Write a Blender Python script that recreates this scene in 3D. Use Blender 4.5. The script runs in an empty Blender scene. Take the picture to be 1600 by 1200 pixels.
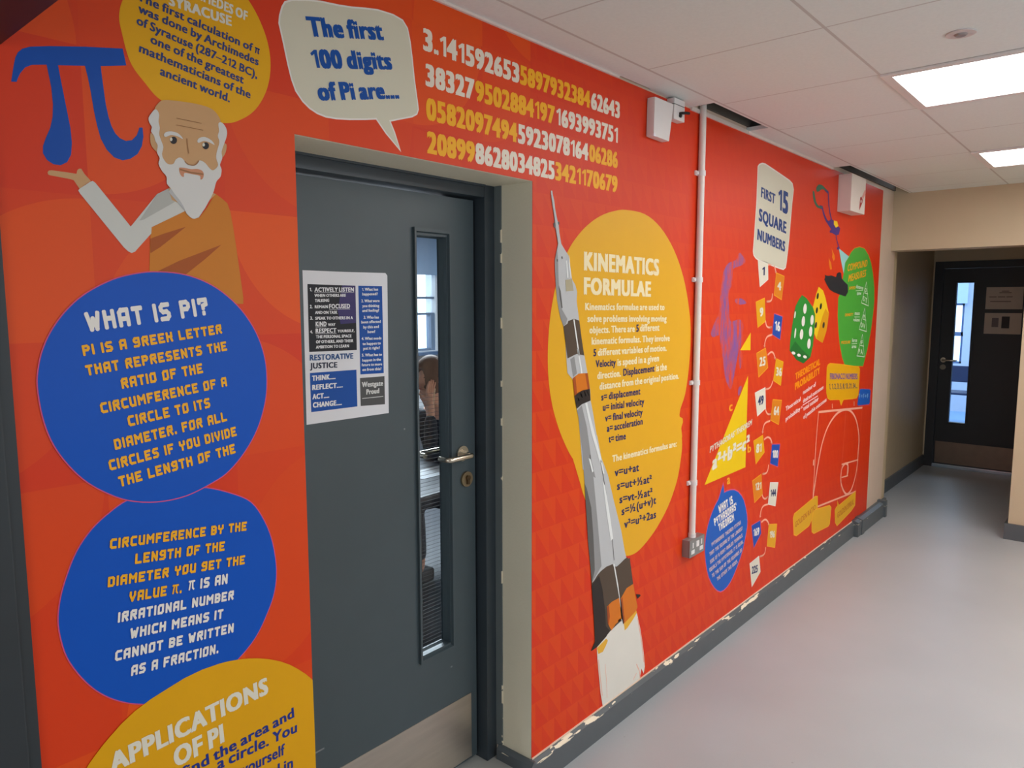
import bpy, bmesh, math, random
from mathutils import Vector, Matrix
random.seed(7)
SC = bpy.context.scene
COL = SC.collection

# ------------------------------------------------------------------ camera
FPX, YAW, PITCH, ROLL = 1141.26, math.radians(40.8516), math.radians(6.3162), math.radians(-0.0815)
CAM = Vector((0.0, -1.515, 1.69))
def cam_axes():
    cy, sy, cp, sp = math.cos(YAW), math.sin(YAW), math.cos(PITCH), math.sin(PITCH)
    f = Vector((cy*cp, sy*cp, -sp)); r = Vector((sy, -cy, 0)); u = r.cross(f)
    c, s = math.cos(ROLL), math.sin(ROLL)
    return c*r + s*u, -s*r + c*u, f
CR, CU, CF = cam_axes()
cd = bpy.data.cameras.new('camera'); cam = bpy.data.objects.new('camera', cd); COL.objects.link(cam)
cd.sensor_width = 36; cd.lens = FPX/1600*36; cd.clip_start = 0.02
M = Matrix((CR, CU, -CF)).transposed().to_4x4(); M.translation = CAM
cam.matrix_world = M
SC.camera = cam

# ------------------------------------------------------------------ world, light, exposure
wd = bpy.data.worlds.new('world'); SC.world = wd; wd.use_nodes = True
bg = wd.node_tree.nodes['Background']
bg.inputs[0].default_value = (0.80, 0.90, 1.0, 1); bg.inputs[1].default_value = 4.5
SC.view_settings.view_transform = 'Standard'; SC.view_settings.look = 'None'
SC.view_settings.gamma = 1.0; SC.view_settings.use_curve_mapping = False
SC.view_settings.exposure = -0.60
PANEL_EMIT = 13.0
def area(name, loc, size, power, color=(1, 1, 1), rot=(0, 0, 0), sy=None):
    l = bpy.data.lights.new(name, 'AREA'); l.energy = power; l.color = color
    l.shape = 'RECTANGLE'; l.size = size; l.size_y = sy or size
    o = bpy.data.objects.new(name, l); o.location = loc; o.rotation_euler = rot; COL.objects.link(o); return o
# unseen panels: the row carried on, plus extras added along the right for light
area('unseen_panel_light', (1.44, -1.9, 2.49), 0.6, 17, (1.0, 0.985, 0.96))
area('unseen_panel_light', (-0.4, -1.5, 2.49), 0.6, 4, (1.0, 0.985, 0.96))
area('unseen_panel_light', (3.25, -2.2, 2.49), 0.6, 30, (1.0, 0.985, 0.96))  # extra unseen panel along the right, added for fill light
area('unseen_panel_light', (5.05, -2.2, 2.49), 0.6, 26, (1.0, 0.985, 0.96))  # added for fill light as well
# daylight through openings added in the unseen right and back walls for light
# (holes cut in wall_right and wall_back; these portals only guide the sky's own light through them)
for nm, loc, sx, sy, rz in (('added_window_portal', (2.3, -3.31, 1.5), 3.2, 1.15, 0), ('added_back_portal', (-2.19, -1.7, 1.4), 1.8, 1.9, -90)):
    p_ = area(nm, loc, sx, 1, (1, 1, 1), (math.radians(90), 0, math.radians(rz)), sy); p_.data.cycles.is_portal = True
area('classroom_added_light', (4.5, 3.5, 2.72), 1.6, 560, (0.92, 0.96, 1.0))  # unseen lamp added so the classroom is bright enough
area('far_room_ceiling_light', (10.8, -0.4, 2.5), 1.2, 90, (0.85, 0.93, 1.0))

# ------------------------------------------------------------------ pixel -> place
def ray(x, y):
    return CR*((x-800)/FPX) + CU*(-(y-600)/FPX) + CF
def W(x, y, Y=0.0):
    d = ray(x, y); t = (Y-CAM.y)/d.y; return CAM + d*t
def WX(x, y, X):
    d = ray(x, y); t = (X-CAM.x)/d.x; return CAM + d*t
def FZ(x, y, z=0.0):
    d = ray(x, y); t = (z-CAM.z)/d.z; return CAM + d*t

# ------------------------------------------------------------------ materials
def lin(c):
    return tuple(((v/255)/12.92 if v/255 <= 0.04045 else ((v/255+0.055)/1.055)**2.4) for v in c) + (1.0,)
def nodes(m): return m.node_tree.nodes, m.node_tree.links
MATS = {}
def mat(name, rgb, rough=0.5, metal=0.0, var=0.06, scale=14.0, spec=0.5, bump=0.0, bscale=60.0, stretch=None):
    if name in MATS: return MATS[name]
    m = bpy.data.materials.new(name); m.use_nodes = True; n, l = nodes(m); b = n['Principled BSDF']
    b.inputs['Roughness'].default_value = rough; b.inputs['Metallic'].default_value = metal
    b.inputs['Specular IOR Level'].default_value = spec
    tc = n.new('ShaderNodeTexCoord'); src = tc.outputs['Object']
    if stretch:
        mp = n.new('ShaderNodeMapping'); mp.inputs['Scale'].default_value = stretch; l.new(src, mp.inputs['Vector']); src = mp.outputs[0]
    nz = n.new('ShaderNodeTexNoise'); nz.inputs['Scale'].default_value = scale; nz.inputs['Detail'].default_value = 5
    l.new(src, nz.inputs['Vector'])
    mx = n.new('ShaderNodeMix'); mx.data_type = 'RGBA'
    c = lin(rgb)
    mx.inputs['A'].default_value = tuple(v*(1-var) for v in c[:3]) + (1,)
    mx.inputs['B'].default_value = tuple(min(1, v*(1+var)) for v in c[:3]) + (1,)
    l.new(nz.outputs['Fac'], mx.inputs['Factor']); l.new(mx.outputs['Result'], b.inputs['Base Color'])
    if bump:
        n2 = n.new('ShaderNodeTexNoise'); n2.inputs['Scale'].default_value = bscale; n2.inputs['Detail'].default_value = 3
        l.new(src, n2.inputs['Vector'])
        bp = n.new('ShaderNodeBump'); bp.inputs['Strength'].default_value = bump; bp.inputs['Distance'].default_value = 0.004
        l.new(n2.outputs['Fac'], bp.inputs['Height']); l.new(bp.outputs['Normal'], b.inputs['Normal'])
    MATS[name] = m; return m
def emit(name, rgb, s):
    m = bpy.data.materials.new(name); m.use_nodes = True; b = m.node_tree.nodes['Principled BSDF']
    b.inputs['Base Color'].default_value = (.9, .9, .9, 1)
    b.inputs['Emission Color'].default_value = rgb + (1,); b.inputs['Emission Strength'].default_value = s; return m
def glass_mat(name, tint=(0.86, 0.92, 0.95)):
    m = bpy.data.materials.new(name); m.use_nodes = True; n, l = nodes(m); n.remove(n['Principled BSDF'])
    t = n.new('ShaderNodeBsdfTransparent'); t.inputs[0].default_value = tint + (1,)
    g = n.new('ShaderNodeBsdfGlossy'); g.inputs['Roughness'].default_value = 0.03
    f = n.new('ShaderNodeFresnel'); f.inputs[0].default_value = 1.22
    x = n.new('ShaderNodeMixShader'); l.new(f.outputs[0], x.inputs[0]); l.new(t.outputs[0], x.inputs[1]); l.new(g.outputs[0], x.inputs[2])
    l.new(x.outputs[0], n['Material Output'].inputs[0]); return m
def mth(n, l, op, a, b=None, c=None):
    q = n.new('ShaderNodeMath'); q.operation = op
    for i, v in enumerate((a, b, c)):
        if v is None: continue
        if isinstance(v, (int, float)): q.inputs[i].default_value = v
        else: l.new(v, q.inputs[i])
    return q.outputs[0]
def mix(n, l, fac, a, b):
    x = n.new('ShaderNodeMix'); x.data_type = 'RGBA'
    for k, v in (('Factor', fac), ('A', a), ('B', b)):
        if isinstance(v, (int, float)): x.inputs[k].default_value = v
        elif isinstance(v, tuple): x.inputs[k].default_value = v
        else: l.new(v, x.inputs[k])
    return x.outputs['Result']
def mural_mat():
    m = bpy.data.materials.new('mural_red_print'); m.use_nodes = True; n, l = nodes(m); b = n['Principled BSDF']
    b.inputs['Roughness'].default_value = 0.45; b.inputs['Specular IOR Level'].default_value = 0.28
    tc = n.new('ShaderNodeTexCoord'); sp = n.new('ShaderNodeSeparateXYZ'); l.new(tc.outputs['Object'], sp.inputs[0])
    X, Zc = sp.outputs[0], sp.outputs[2]
    # large quarter discs left of the door
    p = 0.27
    u = mth(n, l, 'DIVIDE', X, p); v = mth(n, l, 'DIVIDE', Zc, p)
    fu = mth(n, l, 'FRACT', u); fv = mth(n, l, 'FRACT', v)
    cb = n.new('ShaderNodeCombineXYZ'); l.new(mth(n, l, 'FLOOR', u), cb.inputs[0]); l.new(mth(n, l, 'FLOOR', v), cb.inputs[1])
    wn = n.new('ShaderNodeTexWhiteNoise'); wn.noise_dimensions = '2D'; l.new(cb.outputs[0], wn.inputs['Vector'])
    sc = n.new('ShaderNodeSeparateColor'); l.new(wn.outputs['Color'], sc.inputs[0])
    fx = mth(n, l, 'GREATER_THAN', sc.outputs[0], 0.5); fy = mth(n, l, 'GREATER_THAN', sc.outputs[1], 0.5)
    du = mth(n, l, 'ABSOLUTE', mth(n, l, 'SUBTRACT', fu, fx)); dv = mth(n, l, 'ABSOLUTE', mth(n, l, 'SUBTRACT', fv, fy))
    rr = mth(n, l, 'SQRT', mth(n, l, 'ADD', mth(n, l, 'MULTIPLY', du, du), mth(n, l, 'MULTIPLY', dv, dv)))
    disc = mth(n, l, 'LESS_THAN', rr, 0.98)
    big = mth(n, l, 'MULTIPLY', disc, sc.outputs[2])
    big = mth(n, l, 'MULTIPLY_ADD', big, 0.55, mth(n, l, 'MULTIPLY', wn.outputs['Value'], 0.38))
    # small sail triangles right of the door
    q = 0.072
    row = mth(n, l, 'DIVIDE', Zc, q*1.42); fr = mth(n, l, 'FRACT', row); sh = mth(n, l, 'MULTIPLY', mth(n, l, 'MODULO', mth(n, l, 'FLOOR', row), 2.0), 0.5)
    cu = mth(n, l, 'ADD', mth(n, l, 'DIVIDE', X, q), sh); fc = mth(n, l, 'FRACT', cu)
    tri = mth(n, l, 'GREATER_THAN', fc, mth(n, l, 'SUBTRACT', 1.0, fr))
    tri2 = mth(n, l, 'GREATER_THAN', mth(n, l, 'FRACT', mth(n, l, 'MULTIPLY', cu, 0.5)), 0.5)
    small = mth(n, l, 'MULTIPLY_ADD', tri, 0.32, mth(n, l, 'MULTIPLY', tri2, 0.10))
    side = mth(n, l, 'GREATER_THAN', X, 1.84)
    fade = n.new('ShaderNodeMapRange'); l.new(X, fade.inputs[0]); fade.inputs[1].default_value = 2.0; fade.inputs[2].default_value = 4.4
    fade.inputs[3].default_value = 1.0; fade.inputs[4].default_value = 0.35
    small = mth(n, l, 'MULTIPLY', small, fade.outputs[0])
    fz = n.new('ShaderNodeMapRange'); l.new(Zc, fz.inputs[0]); fz.inputs[1].default_value = 1.5; fz.inputs[2].default_value = 2.3; fz.inputs[3].default_value = 1.0; fz.inputs[4].default_value = 0.3
    small = mth(n, l, 'MULTIPLY', small, fz.outputs[0])
    fac = mix(n, l, side, big, small)
    col = mix(n, l, fac, lin((216, 52, 16)), lin((234, 88, 14)))
    l.new(col, b.inputs['Base Color']); return m
def chip_mat(name, rgb, axis, lo, hi, thr, scale=(6, 6, 40), rough=0.4, chip=(238, 226, 200)):
    """painted board whose paint has flaked off along one edge (a band in object space)"""
    m = bpy.data.materials.new(name); m.use_nodes = True; n, l = nodes(m); b = n['Principled BSDF']
    b.inputs['Roughness'].default_value = rough
    tc = n.new('ShaderNodeTexCoord'); sp = n.new('ShaderNodeSeparateXYZ'); l.new(tc.outputs['Object'], sp.inputs[0])
    mp = n.new('ShaderNodeMapping'); mp.inputs['Scale'].default_value = scale; l.new(tc.outputs['Object'], mp.inputs[0])
    nz = n.new('ShaderNodeTexNoise'); nz.inputs['Scale'].default_value = 1.0; nz.inputs['Detail'].default_value = 4; l.new(mp.outputs[0], nz.inputs['Vector'])
    a = sp.outputs[axis]
    band = mth(n, l, 'MULTIPLY', mth(n, l, 'GREATER_THAN', a, lo), mth(n, l, 'LESS_THAN', a, hi))
    k = mth(n, l, 'MULTIPLY', band, mth(n, l, 'GREATER_THAN', nz.outputs['Fac'], thr))
    n2 = n.new('ShaderNodeTexNoise'); n2.inputs['Scale'].default_value = 9; l.new(tc.outputs['Object'], n2.inputs['Vector'])
    base = mix(n, l, n2.outputs['Fac'], tuple(v*.88 for v in lin(rgb)[:3])+(1,), tuple(v*1.12 for v in lin(rgb)[:3])+(1,))
    l.new(mix(n, l, k, base, lin(chip)), b.inputs['Base Color']); return m
def ceiling_mat():
    m = bpy.data.materials.new('ceiling_tile'); m.use_nodes = True; n, l = nodes(m); b = n['Principled BSDF']
    b.inputs['Roughness'].default_value = 0.8
    tc = n.new('ShaderNodeTexCoord'); sp = n.new('ShaderNodeSeparateXYZ'); l.new(tc.outputs['Object'], sp.inputs[0])
    def line(v, off, w, p=0.602):
        f = mth(n, l, 'FRACT', mth(n, l, 'DIVIDE', mth(n, l, 'ADD', v, 6.02*2 - off + p/2), p))
        return mth(n, l, 'LESS_THAN', mth(n, l, 'ABSOLUTE', mth(n, l, 'SUBTRACT', f, 0.5)), w/p)
    lx = mth(n, l, 'MULTIPLY', line(sp.outputs[0], 2.343, 0.0035), mth(n, l, 'LESS_THAN', sp.outputs[1], -0.122))
    ly = line(sp.outputs[1], -0.124, 0.005)
    k = mth(n, l, 'MAXIMUM', lx, ly)
    nz = n.new('ShaderNodeTexNoise'); nz.inputs['Scale'].default_value = 90; nz.inputs['Detail'].default_value = 4; l.new(tc.outputs['Object'], nz.inputs['Vector'])
    base = mix(n, l, nz.outputs['Fac'], lin((216, 224, 222)), lin((227, 234, 232)))
    l.new(mix(n, l, mth(n, l, 'MULTIPLY', k, 0.6), base, lin((170, 164, 160))), b.inputs['Base Color'])
    bp = n.new('ShaderNodeBump'); bp.inputs['Strength'].default_value = 0.5; bp.inputs['Distance'].default_value = 0.004; bp.invert = True
    l.new(k, bp.inputs['Height']); l.new(bp.outputs[0], b.inputs['Normal']); return m
def floor_mat():
    m = bpy.data.materials.new('vinyl_floor'); m.use_nodes = True; n, l = nodes(m); b = n['Principled BSDF']
    tc = n.new('ShaderNodeTexCoord')
    a = n.new('ShaderNodeTexNoise'); a.inputs['Scale'].default_value = 1.6; a.inputs['Detail'].default_value = 6; l.new(tc.outputs['Object'], a.inputs['Vector'])
    c = n.new('ShaderNodeTexNoise'); c.inputs['Scale'].default_value = 320; c.inputs['Detail'].default_value = 2; l.new(tc.outputs['Object'], c.inputs['Vector'])
    d = n.new('ShaderNodeTexVoronoi'); d.inputs['Scale'].default_value = 9; l.new(tc.outputs['Object'], d.inputs['Vector'])
    spot = mth(n, l, 'MULTIPLY', mth(n, l, 'LESS_THAN', d.outputs['Distance'], 0.035), 0.35)
    x = mix(n, l, a.outputs['Fac'], lin((154, 158, 161)), lin((176, 180, 183)))
    x = mix(n, l, mth(n, l, 'MULTIPLY', c.outputs['Fac'], 0.25), x, lin((206, 204, 206)))
    x = mix(n, l, spot, x, lin((120, 116, 116)))
    l.new(x, b.inputs['Base Color'])
    b.inputs['Roughness'].default_value = 0.36; b.inputs['Specular IOR Level'].default_value = 0.45
    return m

# ------------------------------------------------------------------ mesh helpers
def tag(o, label=None, cat=None, group=None, kind=None):
    if label: o['label'] = label
    if cat: o['category'] = cat
    if group: o['group'] = group
    if kind: o['kind'] = kind
    return o
def raw(name, v, f, m, parent=None, smooth=False):
    me = bpy.data.meshes.new(name); me.from_pydata([tuple(p) for p in v], [], f); me.update()
    if m: me.materials.append(m)
    if smooth:
        for p in me.polygons: p.use_smooth = True
    o = bpy.data.objects.new(name, me); COL.objects.link(o)
    if parent: fit(o, parent)
    return o
class MB:
    def __init__(s): s.bm = bmesh.new()
    def box(s, a, b, bev=0.0, seg=2):
        a, b = Vector(a), Vector(b)
        lo = Vector((min(a.x, b.x), min(a.y, b.y), min(a.z, b.z))); hi = Vector((max(a.x, b.x), max(a.y, b.y), max(a.z, b.z)))
        t = bmesh.new(); bmesh.ops.create_cube(t, size=1)
        for v in t.verts: v.co = Vector(((lo.x+hi.x)/2+v.co.x*(hi.x-lo.x), (lo.y+hi.y)/2+v.co.y*(hi.y-lo.y), (lo.z+hi.z)/2+v.co.z*(hi.z-lo.z)))
        if bev: bmesh.ops.bevel(t, geom=list(t.edges), offset=bev, segments=seg, affect='EDGES', profile=0.7)
        return s.join(t)
    def join(s, t):
        me = bpy.data.meshes.new('tmp'); t.to_mesh(me); s.bm.from_mesh(me); bpy.data.meshes.remove(me); t.free(); return s
    def prism(s, pts, vec, bev=0.0):
        t = bmesh.new(); vs = [t.verts.new(p) for p in pts]; f = t.faces.new(vs)
        r = bmesh.ops.extrude_face_region(t, geom=[f]); 
        for e in r['geom']:
            if isinstance(e, bmesh.types.BMVert): e.co += Vector(vec)
        bmesh.ops.recalc_face_normals(t, faces=t.faces)
        if bev: bmesh.ops.bevel(t, geom=list(t.edges), offset=bev, segments=2, affect='EDGES', profile=0.7)
        return s.join(t)
    def cyl(s, a, b, r, r2=None, n=24):
        a, b = Vector(a), Vector(b); t = bmesh.new()
        bmesh.ops.create_cone(t, cap_ends=True, segments=n, radius1=r, radius2=r if r2 is None else r2, depth=(b-a).length)
        q = (b-a).to_track_quat('Z', 'Y').to_matrix().to_4x4(); q.translation = (a+b)/2
        bmesh.ops.transform(t, matrix=q, verts=t.verts); return s.join(t)
    def ball(s, c, r, sub=3, sc=(1, 1, 1)):
        t = bmesh.new(); bmesh.ops.create_icosphere(t, subdivisions=sub, radius=r)
        for v in t.verts: v.co = Vector((v.co.x*sc[0], v.co.y*sc[1], v.co.z*sc[2])) + Vector(c)
        return s.join(t)
    def tube(s, pts, r, n=12):
        pts = [Vector(p) for p in pts]; t = bmesh.new(); rings = []
        for i, p in enumerate(pts):
            d = (pts[min(i+1, len(pts)-1)] - pts[max(i-1, 0)]).normalized()
            if i == 0: a = d.orthogonal().normalized()
            else: a = (a - d*a.dot(d)).normalized()
            b = d.cross(a); rings.append([t.verts.new(p + (a*math.cos(2*math.pi*k/n) + b*math.sin(2*math.pi*k/n))*r) for k in range(n)])
        for q, w in zip(rings, rings[1:]):
            for k in range(n): t.faces.new((q[k], q[(k+1) % n], w[(k+1) % n], w[k]))
        t.faces.new(rings[0][::-1]); t.faces.new(rings[-1]); return s.join(t)
    def build(s, name, m, parent=None, smooth=False, bevel_norm=False):
        bmesh.ops.recalc_face_normals(s.bm, faces=s.bm.faces)
        me = bpy.data.meshes.new(name); s.bm.to_mesh(me); s.bm.free(); me.materials.append(m)
        if smooth:
            for p in me.polygons: p.use_smooth = True
            me.set_sharp_from_angle(angle=math.radians(40))
        o = bpy.data.objects.new(name, me); COL.objects.link(o)
        if parent: fit(o, parent)
        return o
def empty(name, loc=(0, 0, 0)):
    o = bpy.data.objects.new(name, None); o.location = loc; COL.objects.link(o); o.empty_display_size = 0.1; return o
def struct(o, label, cat): return tag(o, label, cat, kind='structure')
def origin(o, loc):
    """move the mesh's origin to loc without moving the mesh; children are kept in place"""
    loc = Vector(loc); o.data.transform(Matrix.Translation(-loc)); o.location = loc
    return o
def fit(child, parent):
    child.parent = parent; child.matrix_parent_inverse = Matrix.Translation(parent.location).inverted(); return child
# ------------------------------------------------------------------ printed shapes and lettering
def cr(pts, n=6):
    out = []; m = len(pts)
    for i in range(m):
        p0, p1, p2, p3 = pts[i-1], pts[i], pts[(i+1) % m], pts[(i+2) % m]
        for k in range(n):
            t = k/n
            out.append(tuple(0.5*(2*b + (c-a)*t + (2*a-5*b+4*c-d)*t*t + (3*b-a-3*c+d)*t**3) for a, b, c, d in zip(p0, p1, p2, p3)))
    return out
def cro(pts, n=6):
    e = [pts[0]] + list(pts) + [pts[-1]]; out = []
    for i in range(1, len(e)-2):
        p0, p1, p2, p3 = e[i-1], e[i], e[i+1], e[i+2]
        for k in range(n):
            t = k/n
            out.append(tuple(0.5*(2*b + (c-a)*t + (2*a-5*b+4*c-d)*t*t + (3*b-a-3*c+d)*t**3) for a, b, c, d in zip(p0, p1, p2, p3)))
    out.append(tuple(pts[-1])); return out
GLYPH = {}
def bmesh_glyph(s, off, res):
    c = bpy.data.curves.new('g', 'FONT'); c.body = s; c.offset = off; c.resolution_u = res
    o = bpy.data.objects.new('g', c); COL.objects.link(o)
    dg = bpy.context.evaluated_depsgraph_get(); me = bpy.data.meshes.new_from_object(o.evaluated_get(dg))
    v = [(p.co.x, p.co.y) for p in me.vertices]; f = [tuple(p.vertices) for p in me.polygons]
    bpy.data.objects.remove(o); bpy.data.curves.remove(c); bpy.data.meshes.remove(me); return v, f
def maxx(v): return max(p[0] for p in v) if v else 0
CAP = maxx([(p[1], 0) for p in bmesh_glyph('H', 0, 2)[0]])
IX = maxx(bmesh_glyph('I', 0, 2)[0])
def stroke(pts, w, cap=True):
    """thick polyline as quads"""
    V, F = [], []
    for i, (a, b) in enumerate(zip(pts, pts[1:])):
        d = (b[0]-a[0], b[1]-a[1]); L = math.hypot(*d) or 1e-9; d = (d[0]/L, d[1]/L); nx, ny = -d[1]*w/2, d[0]*w/2
        e = w/2 if cap else w*0.18
        a2 = (a[0]-d[0]*e, a[1]-d[1]*e); b2 = (b[0]+d[0]*e, b[1]+d[1]*e); k = len(V)
        c = w*0.22
        if cap:
            V += [(a2[0]+nx+d[0]*c, a2[1]+ny+d[1]*c), (a2[0]+nx*.55, a2[1]+ny*.55), (a2[0]-nx*.55, a2[1]-ny*.55), (a2[0]-nx+d[0]*c, a2[1]-ny+d[1]*c),
                  (b2[0]-nx-d[0]*c, b2[1]-ny-d[1]*c), (b2[0]-nx*.55, b2[1]-ny*.55), (b2[0]+nx*.55, b2[1]+ny*.55), (b2[0]+nx-d[0]*c, b2[1]+ny-d[1]*c)]
            F.append(tuple(range(k, k+8)))
        else:
            V += [(a2[0]+nx, a2[1]+ny), (a2[0]-nx, a2[1]-ny), (b2[0]-nx, b2[1]-ny), (b2[0]+nx, b2[1]+ny)]; F.append((k, k+1, k+2, k+3))
    return V, F
CH = {  # squared-off display alphabet, centre lines on a 0..4 by 0..6 grid
 'A': ['00 05 16 46 40', '02.4 42.4'], 'B': ['00 06 36 45 44 33 03', '33 42 41 30 00'], 'C': ['46 16 05 01 10 40'], 'D': ['00 06 36 45 41 30 00'],
 'E': ['46 06 00 40', '03 33'], 'F': ['46 06 00', '03 33'], 'G': ['46 16 05 04 13 43', '46 41 30 00'], 'H': ['06 00', '03.4 43.4', '46 40'], 'I': ['26 20'],
 'K': ['06 00', '46 43.4 03.2', '33 40'], 'L': ['06 00 40'], 'M': ['00 06 23 46 40'], 'N': ['00 06 40 46'], 'O': ['00 05 16 46 41 30 00'], 'P': ['00 06 36 45 44 33 03'],
 'Q': ['00 06 46 40 00', '32 5-1'], 'R': ['00 05 16 36 46 43.4 03', '23 40'], 'S': ['46 16 05 04 13 33 42 41 30 00'], 'T': ['06 46', '26 20'], 'U': ['06 01 10 40 46'],
 'V': ['06 04 20 44 46'], 'W': ['06 10 24 30 46'], 'X': ['06 40', '00 46'], 'Y': ['06 04 23 44 46', '23 20'], '?': ['05 06 46 44 23.4 22.4', '20.2 20'], '.': ['00.3 00'], "'": ['06 05'], ',': ['00.6 0-.6'],
 'π': ['-.36 4.66', '16 00', '36 3.21 4.20'], '-': ['03 33']}
import re
def chunk(c):
    V, F = [], []; w = 1.62
    for s in CH.get(c, []):
        pts = []
        for tk in s.split():
            m = re.match(r'^(-?(?:\d\.\d|\.\d|\d))(-?(?:\d\.\d+|\.\d+|\d))$', tk)
            pts.append((float(m.group(1))*(1.06 if c in 'MW' else 0.80), float(m.group(2))*0.8))
        v, f = stroke(pts, w*0.72 if c == 'π' else w); k = len(V); V += v; F += [tuple(i+k for i in q) for q in f]
    mn = min(p[0] for p in V) if V else 0
    V = [((x-mn)/6.2, (y+0.7)/6.2) for x, y in V]
    adv = (max(p[0] for p in V) if V else 0.4) + 0.16
    return V, F, adv
def glyph(c, font, bold, res):
    k = (c, font, bold, res)
    if k in GLYPH: return GLYPH[k]
    if font == 'chunk':
        g = chunk(c) if c != ' ' else ([], [], 0.55)
    elif c == ' ': g = ([], [], 0.33)
    elif c == '1' and font == 'sans':
        t = 0.13 + bold*0.9
        g = ([(.30-t*.0, 0), (.30+t, 0), (.30+t, 1), (.30+t*.15, 1), (.02, .80), (.10, .80-t*.62), (.30, .80-t*.1)], [(0, 1, 2, 3, 4, 5, 6)], .30+t+.12)
    elif c == 'π':
        V, F = [], []
        for pts in ([(.02, .66), (.66, .66)], [(.2, .66), (.16, .0)], [(.48, .66), (.5, .08), (.62, .04)]):
            v, f = stroke(pts, 0.12+bold, False); q = len(V); V += v; F += [tuple(i+q for i in z) for z in f]
        g = (V, F, .78)
    else:
        v, f = bmesh_glyph(c, 0.0, res); v2 = bmesh_glyph(c + 'I', 0, 2)[0]; adv = (maxx(v2) - IX)
        V, F = [], []
        s = bold*.62; t = bold*.26
        for sx, sy in ((-s, -t), (s, -t), (-s, t), (s, t), (0, 0)):
            q = len(V); V += [((x+sx)/CAP, (y+sy)/CAP) for x, y in v]; F += [tuple(i+q for i in z) for z in f]
        g = (V, F, adv/CAP + bold*0.95)
    GLYPH[k] = g; return g
class Print:
    """flat printed ink of one colour on a plane Y = const, lying lev steps in front of it"""
    STEP = 0.0003
    def __init__(s, name, m, parent, lev, Y=-0.002, plane=None):
        s.name, s.m, s.parent, s.lev, s.Y = name, m, parent, lev, Y; s.v, s.f, s.k, s.cut = [], [], 0, []
        s.map = plane or (lambda x, y: W(x, y, s.Y))
    def zoom(s, z, p): return (z[0]+p[0]/z[2], z[1]+p[1]/z[2])
    def P(s, z, p): q = s.map(*s.zoom(z, p)); return (q.x, q.z) if s.map_is_wall() else q
    def map_is_wall(s): return True
    def mark(s, a, fa): s.cut.append((a, len(s.v), fa, len(s.f))); return s
    def add2(s, V, F, e=0.0):
        k = len(s.v); y = s.Y - s.lev*s.STEP - e
        s.v += [(x, y, z) for x, z in V]; s.f += [tuple(i+k for i in q) for q in F]; return s
    def poly(s, z, pts, smooth=False, n=6, e=0.0, grow=0.0):
        pts = cr(pts, n) if smooth else pts
        q = [s.P(z, p) for p in pts]
        if grow:
            A = sum(a[0]*b[1]-b[0]*a[1] for a, b in zip(q, q[1:]+q[:1])); sg = 1 if A > 0 else -1; r = []
            for i in range(len(q)):
                a, b, c = q[i-1], q[i], q[(i+1) % len(q)]
                d1 = Vector((b[0]-a[0], b[1]-a[1])); d2 = Vector((c[0]-b[0], c[1]-b[1]))
                if d1.length < 1e-9 or d2.length < 1e-9: r.append(b); continue
                d1.normalize(); d2.normalize(); nn = Vector((d1.y, -d1.x)) + Vector((d2.y, -d2.x))
                if nn.length < 1e-6: r.append(b); continue
                nn.normalize(); kk = grow/max(0.45, nn.dot(Vector((d1.y, -d1.x))))
                r.append((b[0]+sg*nn.x*kk, b[1]+sg*nn.y*kk))
            q = r
        s.k += 1; a0, f0 = len(s.v), len(s.f)
        return s.add2(q, [tuple(range(len(q)))], e).mark(a0, f0)
    def ell(s, z, c, rx, ry, rot=0, n=24, e=0.0):
        a = math.radians(rot); pts = []
        for i in range(n):
            t = 2*math.pi*i/n; x, y = rx*math.cos(t), ry*math.sin(t); pts.append((c[0]+x*math.cos(a)-y*math.sin(a), c[1]+x*math.sin(a)+y*math.cos(a)))
        return s.poly(z, pts, e=e)
    def line(s, z, pts, w, smooth=False, n=6):
        """stroked line, w in metres"""
        pts = cro(pts, n) if smooth else pts
        q = [s.P(z, p) for p in pts]; V, F = stroke(q, w, False); s.k += 1; s.k += 9*(s.k % 2); a0, f0 = len(s.v), len(s.f)
        for i, f in enumerate(F):
            k = len(s.v); s.v += [(V[j][0], s.Y - s.lev*s.STEP - (i % 2)*0.00004 - s.k*0.000006, V[j][1]) for j in f]; s.f.append(tuple(range(k, k+4)))
        return s.mark(a0, f0)
    def text(s, z, t, bl, br, h, up=None, font='sans', bold=0.055, res=3, hr=None):
        """one line: baseline from bl to br, cap height h (zoomed px) at its left end"""
        gs = []; x = 0; a0, f0 = len(s.v), len(s.f)
        for c in t:
            g = glyph(c, font, bold, res); gs.append((x, g)); x += g[2]
        x0 = min((o+min(p[0] for p in g[0])) for o, g in gs if g[0]); x1 = max((o+max(p[0] for p in g[0])) for o, g in gs if g[0])
        b0 = Vector(s.P(z, bl)); b1 = Vector(s.P(z, br)); d = b1-b0
        tp = Vector(s.P(z, (bl[0] + (up or 0), bl[1]-h))); H = (tp-b0)
        if up is None:
            n = Vector((-d.y, d.x)).normalized(); H = n*H.length
        for i, (o, g) in enumerate(gs):
            nv = len(g[0]); third = None
            V = []
            for (px, py) in g[0]:
                r = b0 + d*((o+px-x0)/(x1-x0)) + H*py; V.append((r.x, r.y))
            k = len(s.v); y = s.Y - s.lev*s.STEP
            # overlapping strokes of one letter lie a hair apart
            if font == 'chunk' or len(g[1]) == 0:
                fi = {}
                for j, q in enumerate(g[1]):
                    for a in q: fi[a] = j
                s.v += [(p[0], y - 0.00003*fi.get(a, 0), p[1]) for a, p in enumerate(V)]
            else:
                m = nv//5 if t[i] not in '1π' else nv
                s.v += [(p[0], y - 0.00003*(a//max(1, m)), p[1]) for a, p in enumerate(V)]
            s.f += [tuple(a+k for a in q) for q in g[1]]
        return s.mark(a0, f0)
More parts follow.
